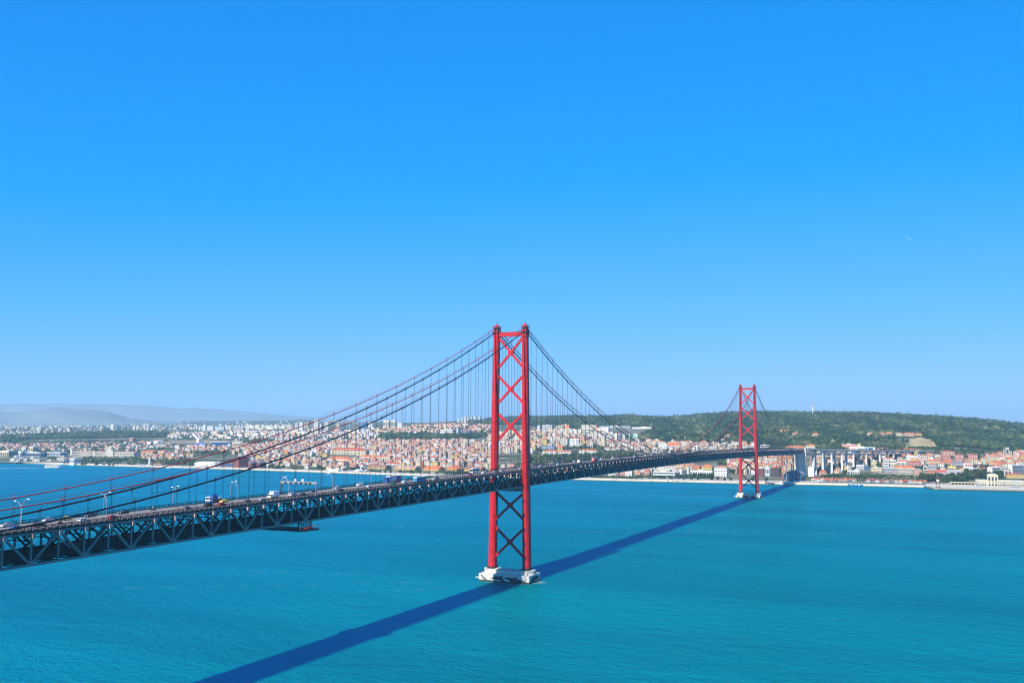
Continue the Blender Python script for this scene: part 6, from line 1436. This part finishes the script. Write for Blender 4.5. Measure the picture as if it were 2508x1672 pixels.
# the rest of the city as one mass of real little houses
V, F, C = [], [], []
def addq(pts, col):
    b = len(V); V.extend(pts); C.extend([col]*len(pts)); F.append((b,b+1,b+2,b+3))
for c in mass:
    cs, sn = math.cos(c['yaw']), math.sin(c['yaw']); w, d, h, z = c['w']/2, c['d'], c['h'], c['z']; v = rnd.uniform(.80,1.10)*(.72 if 'plain' in c['desc'] else 1)
    Pt = lambda x, y, zz: (c['x']+x*cs-y*sn, c['y']+x*sn+y*cs, z+zz)
    wc = tuple(a*v for a in WALL[c['wall']]); rc = tuple(a*v for a in ROOF[c['rc']])
    for (a, b) in (((-w,0),(w,0)),((w,0),(w,d)),((w,d),(-w,d)),((-w,d),(-w,0))):
        addq([Pt(*a,-5),Pt(*b,-5),Pt(*b,h),Pt(*a,h)], wc)
    if c['st'] == 'flat':
        addq([Pt(-w,0,h),Pt(w,0,h),Pt(w,d,h),Pt(-w,d,h)], rc)
        x0, x1 = -w*.3, w*.2
        for (a, b) in (((x0,d*.4),(x1,d*.4)),((x1,d*.4),(x1,d*.7))): addq([Pt(*a,h),Pt(*b,h),Pt(*b,h+2.4),Pt(*a,h+2.4)], wc)
        addq([Pt(x0,d*.4,h+2.4),Pt(x1,d*.4,h+2.4),Pt(x1,d*.7,h+2.4),Pt(x0,d*.7,h+2.4)], rc)
    else:
        i = min(w*.95, d/2) if c['st'] == 'hip' else 0; e = .4; r = c['rh']
        addq([Pt(-w-e,-e,h),Pt(w+e,-e,h),Pt(w-i,d/2,h+r),Pt(-w+i,d/2,h+r)], rc); addq([Pt(w+e,d+e,h),Pt(-w-e,d+e,h),Pt(-w+i,d/2,h+r),Pt(w-i,d/2,h+r)], rc)
        gc = rc if c['st'] == 'hip' else wc
        addq([Pt(w+e,-e,h),Pt(w+e,d+e,h),Pt(w-i,d/2,h+r),Pt(w-i,d/2,h+r-.01)], gc); addq([Pt(-w-e,d+e,h),Pt(-w-e,-e,h),Pt(-w+i,d/2,h+r),Pt(-w+i,d/2,h+r-.01)], gc)
    nb = max(2,int(c['w']/4.2)); fl = min(c['fl'],6); gcol = (.15,.15,.16)
    if c['y'] < 3400:
        for f in range(fl):
            for b in range(nb):
                xa = -w+2*w*(b+.24)/nb; xb = -w+2*w*(b+.76)/nb; za, zc = h*(f+.3)/fl, h*(f+.8)/fl
                addq([Pt(xa,-.12,za),Pt(xb,-.12,za),Pt(xb,-.12,zc),Pt(xa,-.12,zc)], gcol)
me = np_mesh('distant_houses', V, F); set_col(me, np.array(C)); me.materials.append(M_ATTR)
tag(link('distant_houses', me), 'sea of small pale houses with orange roofs covering the hills', kind='stuff')

# ------------------------------------------------------------------ trees
def crown_mesh(seed, lobes, n, squash):
    r = random.Random(seed); q = MB(); L_ = []
    for i in range(lobes):
        a = r.uniform(0,6.28); L_.append((math.cos(a)*r.uniform(.1,.55), math.sin(a)*r.uniform(.1,.55), r.uniform(.35,.95)*squash, r.uniform(.32,.5)))
    for i in range(n):
        cx, cy, cz, cr = r.choice(L_)
        u = Vector((r.gauss(0,1),r.gauss(0,1),r.gauss(.25,1))).normalized()
        p = Vector((cx,cy,cz))+u*cr*r.uniform(.75,1.06); nrm = (u+Vector((r.gauss(0,.4),r.gauss(0,.4),r.gauss(0,.4)))).normalized()
        a = nrm.orthogonal().normalized(); b = nrm.cross(a); s = r.uniform(.11,.21)
        ang = r.uniform(0,3.14); a, b = a*math.cos(ang)+b*math.sin(ang), b*math.cos(ang)-a*math.sin(ang)
        q.quad([p-a*s-b*s*.7,p+a*s-b*s*.6,p+a*s*.8+b*s*.7,p-a*s*.9+b*s*.8])
    return q.mesh('crown', M_LEAF)
CROWN = [crown_mesh(k, 7, 210, .8) for k in range(5)]
tk = MB(); tk.tube([(0,0,-.3),(.02,.01,.35),(0,.03,.6)],[.06,.045,.03],6); tk.tube([(0,0,.3),(.25,.1,.75)],[.03,.012],5); tk.tube([(0,0,.33),(-.2,-.12,.8)],[.03,.012],5)
TRUNK = tk.mesh('trunk', M_BARK)
GREENS = [(.035,.062,.018),(.045,.075,.022),(.028,.05,.02),(.06,.08,.025),(.05,.058,.022)]
trees = []
def add_tree(x, y, s, label, group, cat='tree', forced=False, z=None):
    D = math.hypot(x-CAM[0], y-CAM[1]); trees.append(dict(x=x,y=y,z=H(x,y) if z is None else z,s=s,label=label,group=group,rank=s/D+(9 if forced else 0)))
for i, px in enumerate([(-275.9,1492,-0.5),(-251,1492,-0.8),(-236.4,1492,-0.4),(-222.7,1492,-0.1),(-207.3,1492,-0.1),(-192,1492,-0.2),(-161.6,1492,-0.3),(-149.1,1492,0),(-134.1,1492,-0),(-120.1,1492,-0.1),(-73.2,1492,-0.7),(-46.6,1492,-0.4)]):
    add_tree(px[0], px[1], rnd.uniform(4.2,5.4), 'round clipped tree on the promenade below the deck, %s from the left' % ordw(i), 'round trees along the promenade', forced=True, z=4.0)
TREES = [([(-1111.8,2401.4),(-1593.5,3457.7),(-1394.1,3485.9),(-961.3,2417)],150,4,8,'right of the near tower'),
 ([(-2031.2,2193.6),(-2391.7,2743.4),(-2113.6,2935.4),(-1666.7,2285.2),(-1484.3,1991.1),(-1884.5,2209.8)],140,3.5,6,'on the lower left hillside'),
 ([(-4732.6,3493.6),(-6227.9,4733.9),(-4473.4,4617.9),(-3839.9,3914.3)],220,6,10,'above the green park'),
 ([(-1998.9,1500.7),(-1812.7,1538.9),(-2232.1,1980.2),(-2491.4,1968.5)],90,4,7,'beside the monastery'),
 ([(-173.2,1742.7),(-268,2270.8),(-62.1,2246.7),(-27.3,1913.9)],90,3.5,6.5,'between far tower and trestle'),
 ([(-41.4,2419.4),(-92.4,2900),(62,2989.4),(219.2,3022),(318.8,2687),(316.7,2476.7),(91.3,2508.7)],420,4,8,'on the scrubby slope'),
 ([(-271.7,2566.4),(-320.3,2848.3),(-95.9,2933.9),(-55.1,2548.7)],220,4,8,'on the slope below the wood'),
 ([(-769,2619),(-855.5,2990.4),(-539.2,2988.9),(-320.3,2848.3),(-283.6,2635.7)],200,4,8,'at the foot of the wood'),
 ([(294.5,2271.5),(295.6,2665.8),(575.8,2818),(551.6,2525)],160,4,8,'at the foot of the right slope'),
 ([(-3117,2154.2),(-4165.7,3023.6),(-3204,3208),(-2527.6,2480.3),(-2755.8,2160.4)],1144,4,8,'among villas above the monastery'),
 ([(-2156.9,1658.9),(-2110,1851.8),(-2212.1,1959.1),(-2412.2,1902.2)],132,4,7,'in front of the monastery'),
 ([(-1911.6,1643),(-1706.3,1646.4),(-1913.1,1886.7),(-2088.8,1829.4)],198,4,7,'in the riverside park'),
 ([(-2021.9,1934),(-2172.3,2187.6),(-1899.9,2207.2),(-2015.4,2383.2),(-2290,2324.3),(-2259.7,2180.7)],308,4,8,'in the belt behind the curved museum'),
 ([(-2444.2,1782),(-2380.7,1808.1),(-2513.4,1931.4),(-2585.1,1908.6)],30,4,6,'before the glass pavilion'),
 ([(-3016.2,2694.2),(-2597.9,2535.2),(-2345.5,2684.5),(-2489.3,2867.6),(-2681.8,2652.8),(-3218.5,2900.1)],264,4,7,'around the blue stadium'),
 ([(-3341.4,3301.7),(-4123.4,4229.1),(-3620.6,4469.1),(-3128.6,3894.8),(-2610.3,3140.8)],308,4,8,'on the slope above the stadium'),
 ([(-6227.9,4733.9),(-10953.3,8654.2),(-8578.1,8553.9),(-6378.8,7073.6),(-4437.1,4817.7)],660,6,11,'on the far left plain'),
 ([(-1993.9,2237),(-1777.4,2228.8),(-1828.3,2507.4),(-2113.6,2935.4),(-2403.1,2868.4)],132,3,6,'on the lower hillside'),
 ([(-2496.4,2933.2),(-3209.5,3928.5),(-2412.6,3879.7),(-1892.3,3003.6)],374,5,9,'below the high-rise cluster'),
 ([(-1360.4,1532.9),(-1171,1520.8),(-1073.5,1572.7),(-1168.6,1729.4),(-1333,1764.2),(-1480.9,1694.1)],154,4,7,'along the quay behind the left bank'),
 ([(-1030.4,1492),(-694.8,1498.5),(-736.6,1590.5),(-1054.2,1530.9)],132,3.5,5.5,'along the yellow riverside warehouses'),
 ([(-942.2,1798.1),(-841.3,1821.5),(-943.3,2046.5),(-1057.6,2029.5)],66,5,9,'beside the left leg of the near tower'),
 ([(-1117.3,1644.9),(-1805.8,2778.5),(-1282.3,2794.1),(-930.5,2018.2)],420,3.5,6,'in the dense hillside quarter'),
 ([(-2336.9,3633),(-2688,4343.6),(-2103.6,4605),(-1634.5,3570.6)],198,5,9,'on the orange-roofed ridge'),
 ([(-779.2,1951.5),(-641.6,1996.9),(-540,2226),(-652.2,2618.3),(-778.9,2696.9),(-778.1,2388.5),(-946,2379)],506,5,9,'above the deck right of the near tower'),
 ([(-961.3,2417),(-1350.2,3377.6),(-882.9,3078),(-776.3,2736.6)],242,4,8,'between blocks right of the near tower'),
 ([(-693.5,2427.3),(-818.2,2821),(-267.8,2699.9),(-233.8,2493.5)],242,4,8,'just above the bridge deck'),
 ([(-340,1493.2),(-225.3,1558.5),(-171.8,1546),(-198.1,1672.6),(-372.4,1604.9)],154,3.5,6,'before the waterfront offices'),
 ([(-174.2,1742.4),(-219.9,1992.5),(-174.8,2042.8),(-149.9,1896.3),(-143.1,1721.9)],154,5,8,'on the bank left of the far tower'),
 ([(-247.4,1989.2),(-275.7,2130.2),(-240.6,2186.9),(-188.9,2086.7)],88,5,8,'on the knoll below the truss'),
 ([(15.4,1795.9),(-23.2,2247.4),(148.4,2276.7),(164.1,1939.1),(112,1867)],264,4,8,'between the viaduct piers'),
 ([(47.3,1667.1),(251.3,1708.4),(250.1,1792.1),(37.3,1764.2)],154,3,5.5,'behind the dock sheds'),
 ([(252.9,1605.9),(347.4,1609.3),(351.8,1779.3),(250.4,1770.9)],264,4,7.5,'along the quay road'),
 ([(345.3,1681),(412.1,1675.5),(420.8,1839.4),(410.2,1969.4),(379,1962),(348.8,1822.6)],264,5,9,'in the big clump by the terminal'),
 ([(258.1,1848.6),(253.6,2257.4),(544.2,2435.9),(503.8,1947.2)],242,3.5,6.5,'among houses on the right'),
 ([(61.4,2438.1),(59.2,2637.4),(248.5,2710.4),(330.5,2698),(327.7,2485.9)],264,5,9,'on the slope behind the viaduct'),
 ([(-258.5,2565.1),(-273.5,2734.6),(8.1,2661.8),(22,2495.6)],198,4.5,8,'above the end of the truss'),
 ([(-702.6,1492),(-330.2,1492),(-331.9,1497.9),(-702.6,1492)],88,3.5,6,'on the bank below the deck')]
for (poly, n, smin, smax, desc) in TREES:
    xs = [p[0] for p in poly]; ys = [p[1] for p in poly]; got = 0; tr = 0
    while got < n and tr < n*10:
        tr += 1; x = rnd.uniform(min(xs),max(xs)); y = rnd.uniform(min(ys),max(ys))
        if not bool(inside(poly, np.array([x]), np.array([y]))[0]): continue
        bad = any(x0-2 < x < x1+2 and y0-(55 if y0 > 1800 else 12) < y < y1+2 for (x0,x1,y0,y1,zt) in TAKEN) or any(bool(inside(p, np.array([x]), np.array([y]))[0]) for c_, p in FIELDS)
        if bad: continue
        add_tree(x, y, rnd.uniform(smin,smax), desc, 'trees '+desc); got += 1
trees.sort(key=lambda t: -t['rank'])
top = sorted(trees[:290], key=lambda t: (t['x']-CAM[0])/(t['y']-CAM[1])); tn = {}
for t_ in top:
    gi = rnd.randrange(len(GREENS))
    if 'promenade' not in t_['group']:
        key = (('small' if t_['s'] < 5 else 'tall' if t_['s'] > 7 else 'mid-size')+' '+['green','bright green','dark green','light green','brownish green'][gi], t_['label'])
        n = tn.get(key, 0); tn[key] = n+1
        t_['label'] = '%s tree %s' % key if n == 0 else '%s tree %s, %s from the left' % (*key, ordw(n))
    t = thing('tree', (t_['x'],t_['y'],t_['z']), t_['label'], 'tree', t_['group'], rnd.uniform(0,6.28))
    s = t_['s']; link('trunk', TRUNK, t, scale=(s*1.3,s*1.3,s*1.3)); v = rnd.uniform(.75,1.3); g = GREENS[gi]
    link('crown', rnd.choice(CROWN), t, loc=(0,0,s*.35), scale=(s,s,s*rnd.uniform(1.0,1.35)), color=tuple(a*v for a in g))
# woods: every other crown, joined
def wood(name, pts, label, seed):
    rs = np.random.RandomState(seed); n = len(pts)
    bm = bmesh.new(); bmesh.ops.create_icosphere(bm, subdivisions=1, radius=1.0); bm.verts.ensure_lookup_table()
    base = np.array([v.co[:] for v in bm.verts]); tri = np.array([[v.index for v in f.verts] for f in bm.faces]); bm.free()
    P = np.array([(p[0],p[1],p[2]) for p in pts]); s = np.array([p[3] for p in pts])
    k = len(base); nl = 10
    jit = 1+rs.uniform(-.38,.30,(n,k,1))
    vv = base[None]*jit*s[:,None,None]*np.array([1,1,.85]); vv = vv+P[:,None,:]+np.array([0,0,1.0])*s[:,None,None]*.55
    pat = np.sin(P[:,0]*.021+P[:,1]*.006)+np.sin(P[:,0]*.009-P[:,1]*.016+1)+np.sin(P[:,0]*.047+P[:,1]*.029+4)
    kind = np.clip(((pat+rs.normal(0,.9,n)+3)/6*len(GREENS)).astype(int), 0, len(GREENS)-1)     # stands of different species
    col = np.array([(.018,.042,.016),(.028,.055,.018),(.038,.066,.02),(.062,.085,.03),(.105,.115,.05)])[kind]*rs.uniform(.7,1.3,(n,1))
    cc = np.repeat(col[:,None,:],k,1)*rs.uniform(.8,1.2,(n,k,1))
    Fa = (tri[None]+(np.arange(n)*k)[:,None,None]).reshape(-1,3)
    # loose leaf sprays on the outline
    u = rs.normal(size=(n,nl,3)); u[:,:,2] = np.abs(u[:,:,2])*.8; u /= np.linalg.norm(u,axis=2,keepdims=True)
    c0 = P[:,None,:]+np.array([0,0,1])*s[:,None,None]*.55+u*s[:,None,None]*1.02
    d1 = rs.normal(size=(n,nl,3))*s[:,None,None]*.26; d2 = rs.normal(size=(n,nl,3))*s[:,None,None]*.26
    lv = np.stack([c0, c0+d1, c0+d2],2).reshape(-1,3); lf = np.arange(n*nl*3).reshape(-1,3)+n*k
    lc = np.repeat(np.repeat(col[:,None,:],nl,1)[:,:,None,:],3,2).reshape(-1,3)*rs.uniform(.8,1.25,(n*nl*3,1))
    me = np_mesh(name, np.concatenate([vv.reshape(-1,3),lv]), np.concatenate([Fa,lf])); set_col(me, np.concatenate([cc.reshape(-1,3),lc])); me.materials.append(M_LEAFA)
    tag(link(name, me), label, kind='stuff')
wood('scattered_trees', [(t['x'],t['y'],t['z'],t['s']*.82) for t in trees[290:]], 'green trees scattered between the houses', 5)
pts = []
rs = np.random.RandomState(8)
for (poly, step) in zip(FOREST, [15,15,13,15,11]):
    xs = [p[0] for p in poly]; ys = [p[1] for p in poly]
    nx = int((max(xs)-min(xs))/step); ny = int((max(ys)-min(ys))/step)
    gx, gy = np.meshgrid(np.linspace(min(xs),max(xs),nx), np.linspace(min(ys),max(ys),ny))
    gx = (gx+rs.uniform(-.6,.6,gx.shape)*step).ravel(); gy = (gy+rs.uniform(-.6,.6,gy.shape)*step).ravel()
    ok = inside(poly, gx, gy)
    for col, p in FIELDS: ok &= ~inside(p, gx, gy)
    for (x0,x1,y0,y1,zt) in TAKEN: ok &= ~((gx > x0-4) & (gx < x1+4) & (gy > y0-130) & (gy < y1+4))
    clump = np.sin(gx*.013+gy*.009)+np.sin(gx*.021-gy*.015+2)+rs.uniform(-1.3,1.3,gx.shape)
    ok &= clump > -1.7
    gx, gy = gx[ok], gy[ok]; gz = Hz(gx, gy)
    ss = step*rs.uniform(.40,.74,gx.shape)*(1+.75*rs.rand(*gx.shape)**4)
    pts += list(zip(gx,gy,gz,ss))
wood('woodland', pts, 'dense wood covering the hill behind the city', 6)

# cars parked along the shore
pk = {}
for (poly, n, where) in [([(-2035.4,1535.3),(-1883.7,1509.9),(-2067.3,1691.1),(-2205.1,1696.6)],46,'on the riverside car park before the monastery'),([(-1642.8,1474.4),(-1568,1485.6),(-1630,1554.4),(-1705.9,1544.5)],10,'on the promenade by the curved museum'),([(255.5,1538.7),(286.4,1538.3),(284.7,1609),(254.4,1610.7)],12,'on the quay by the harbour crane'),([(-354.2,1385.5),(-188.9,1400.6),(-204.8,1469.8),(-370.5,1437.9)],22,'along the riverside road below the deck')]:
    xs = [p[0] for p in poly]; ys = [p[1] for p in poly]; got = 0; tries = 0
    while got < n and tries < 4000:
        tries += 1; x = rnd.uniform(min(xs),max(xs)); y = rnd.uniform(min(ys),max(ys))
        if not bool(inside(poly, np.array([x]), np.array([y]))[0]): continue
        got += 1; cc = rnd.choice(['white','white','silver','silver','grey','black','navy','red']); kd = rnd.choice(['hatch','saloon','estate'])
        key = (cc, where); k = pk.get(key, 0); pk[key] = k+1
        t = thing('parked_car', (x,y,max(H(x,y),3.97)+.05), '%s %s car parked %s' % (ordw(k), cc, where), 'car', 'cars parked along the shore', rnd.choice([0,math.pi/2,math.pi]))
        b_, g_, Lh, hd = CARS[kd]; link('body', b_, t, color=PAL[cc]); link('windows', g_, t)
        for s in (-1,1):
            for yy in (-Lh*.63, Lh*.62): link('wheel', WHEEL, t, (s*(hd-.08),yy,.33))

# ------------------------------------------------------------------ far mountains
def ridge(name, crest, D, deep, seed, base):
    """crest: (bearing, height) pairs; a real ridge with a front slope, a crest and a back slope"""
    r = np.random.RandomState(seed); b0 = np.array([c[0] for c in crest]); h0 = np.array([c[1] for c in crest])
    bb = np.linspace(b0[0], b0[-1], 260); hh = np.interp(bb, b0, h0)
    hh = hh+np.convolve(r.normal(0,1,260), np.hanning(13)/6, 'same')*4+np.convolve(r.normal(0,1,260), np.hanning(41)/20, 'same')*24
    rows = [(-deep,0.0),(-deep*.7,.22),(-deep*.45,.48),(-deep*.2,.80),(0,1.0),(deep*.4,.7),(deep,.0)]
    V = []; 
    for (o, k) in rows:
        for b, h in zip(bb, hh):
            dd = D+o; V.append((CAM[0]+math.sin(b)*dd, CAM[1]+math.cos(b)*dd, base+(h-base)*(k+(.05*math.sin(b*60+k*7+seed)+.03*math.sin(b*110+k*13))*(k < 1)*(k > 0))))
    n = len(bb); idx = np.arange(len(V)).reshape(len(rows), n)
    F = np.stack([idx[:-1,:-1],idx[:-1,1:],idx[1:,1:],idx[1:,:-1]],-1).reshape(-1,4)
    me = np_mesh(name, V, F); me.materials.append(mat('hazed_mountain_scrub', (.17,.21,.21), .95, .002, .25)); tag(link(name, me), kind='structure')  # scrub colour paled towards blue, part of the distance haze put into it
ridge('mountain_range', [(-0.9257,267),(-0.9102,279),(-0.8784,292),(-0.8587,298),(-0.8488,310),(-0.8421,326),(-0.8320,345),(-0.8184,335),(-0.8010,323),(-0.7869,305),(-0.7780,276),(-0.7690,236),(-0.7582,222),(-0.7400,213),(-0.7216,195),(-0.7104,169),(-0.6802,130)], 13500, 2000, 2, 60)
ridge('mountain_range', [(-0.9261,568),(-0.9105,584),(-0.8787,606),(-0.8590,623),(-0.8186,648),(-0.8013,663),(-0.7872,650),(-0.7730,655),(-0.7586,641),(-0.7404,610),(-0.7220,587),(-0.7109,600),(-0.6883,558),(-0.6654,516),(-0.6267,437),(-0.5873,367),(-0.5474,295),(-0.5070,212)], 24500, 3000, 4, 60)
# far blocks on the plain at both ends of the skyline
V, F, C = [], [], []
for (x0, x1, n, Y0, Y1) in [(-1.252,-0.866,150,6600,9500),(-1.052,-0.860,90,9500,12500),(0.049,0.107,60,5600,6100),(-0.860,-0.609,70,6600,8800)]:
    for i in range(n):
        t_ = rnd.uniform(x0,x1); y = rnd.uniform(Y0,Y1); x = CAM[0]+t_*(y-CAM[1]); z = H(x,y); w = rnd.uniform(8,22); h = rnd.choice([5,6,6,8,9,12,18]); d = 14; v = rnd.uniform(.22,.48)
        c = (v, v*.98, v*.93)
        for (a, b) in (((-w,0),(w,0)),((w,0),(w,d)),((w,d),(-w,d)),((-w,d),(-w,0))): addq([(x+a[0],y+a[1],z-6),(x+b[0],y+b[1],z-6),(x+b[0],y+b[1],z+h),(x+a[0],y+a[1],z+h)], c)
        addq([(x-w,y,z+h),(x+w,y,z+h),(x+w,y+d,z+h),(x-w,y+d,z+h)], (.45,.4,.35))
me = np_mesh('far_suburbs', V, F); set_col(me, np.array(C)); me.materials.append(M_ATTR)
tag(link('far_suburbs', me), 'pale suburbs on the plain below the mountains', kind='stuff')

q = MB(); q.tube([(-411,29808.2,5738.6),(-335.4,29809.9,5697.6),(-249.4,29811.5,5644),(-174.1,29812.8,5603.2)], [1, 3.5, 3, 1], 8)
tag(q.build('vapour_trail', mat('vapour', (.8,.8,.8), 1.0, .01, .3)), 'short thin white vapour trail high in the sky', kind='stuff')
# ------------------------------------------------------------------ air
hm = bpy.data.materials.new('haze_air'); hm.use_nodes = True; ht = hm.node_tree; ht.nodes.clear()
ho = ht.nodes.new('ShaderNodeOutputMaterial'); pv = ht.nodes.new('ShaderNodeVolumePrincipled')
pv.inputs['Color'].default_value = (0.52, 0.79, 0.97, 1); pv.inputs['Density'].default_value = HAZE = 4.3e-5
pv.inputs['Anisotropy'].default_value = 0.1
ht.links.new(pv.outputs[0], ho.inputs['Volume'])
q = MB(); q.box(-33000, 14000, -4200, 34000, -8, 800); hz = q.build('haze', hm); tag(hz, kind='stuff')
hz.display_type = 'WIRE'
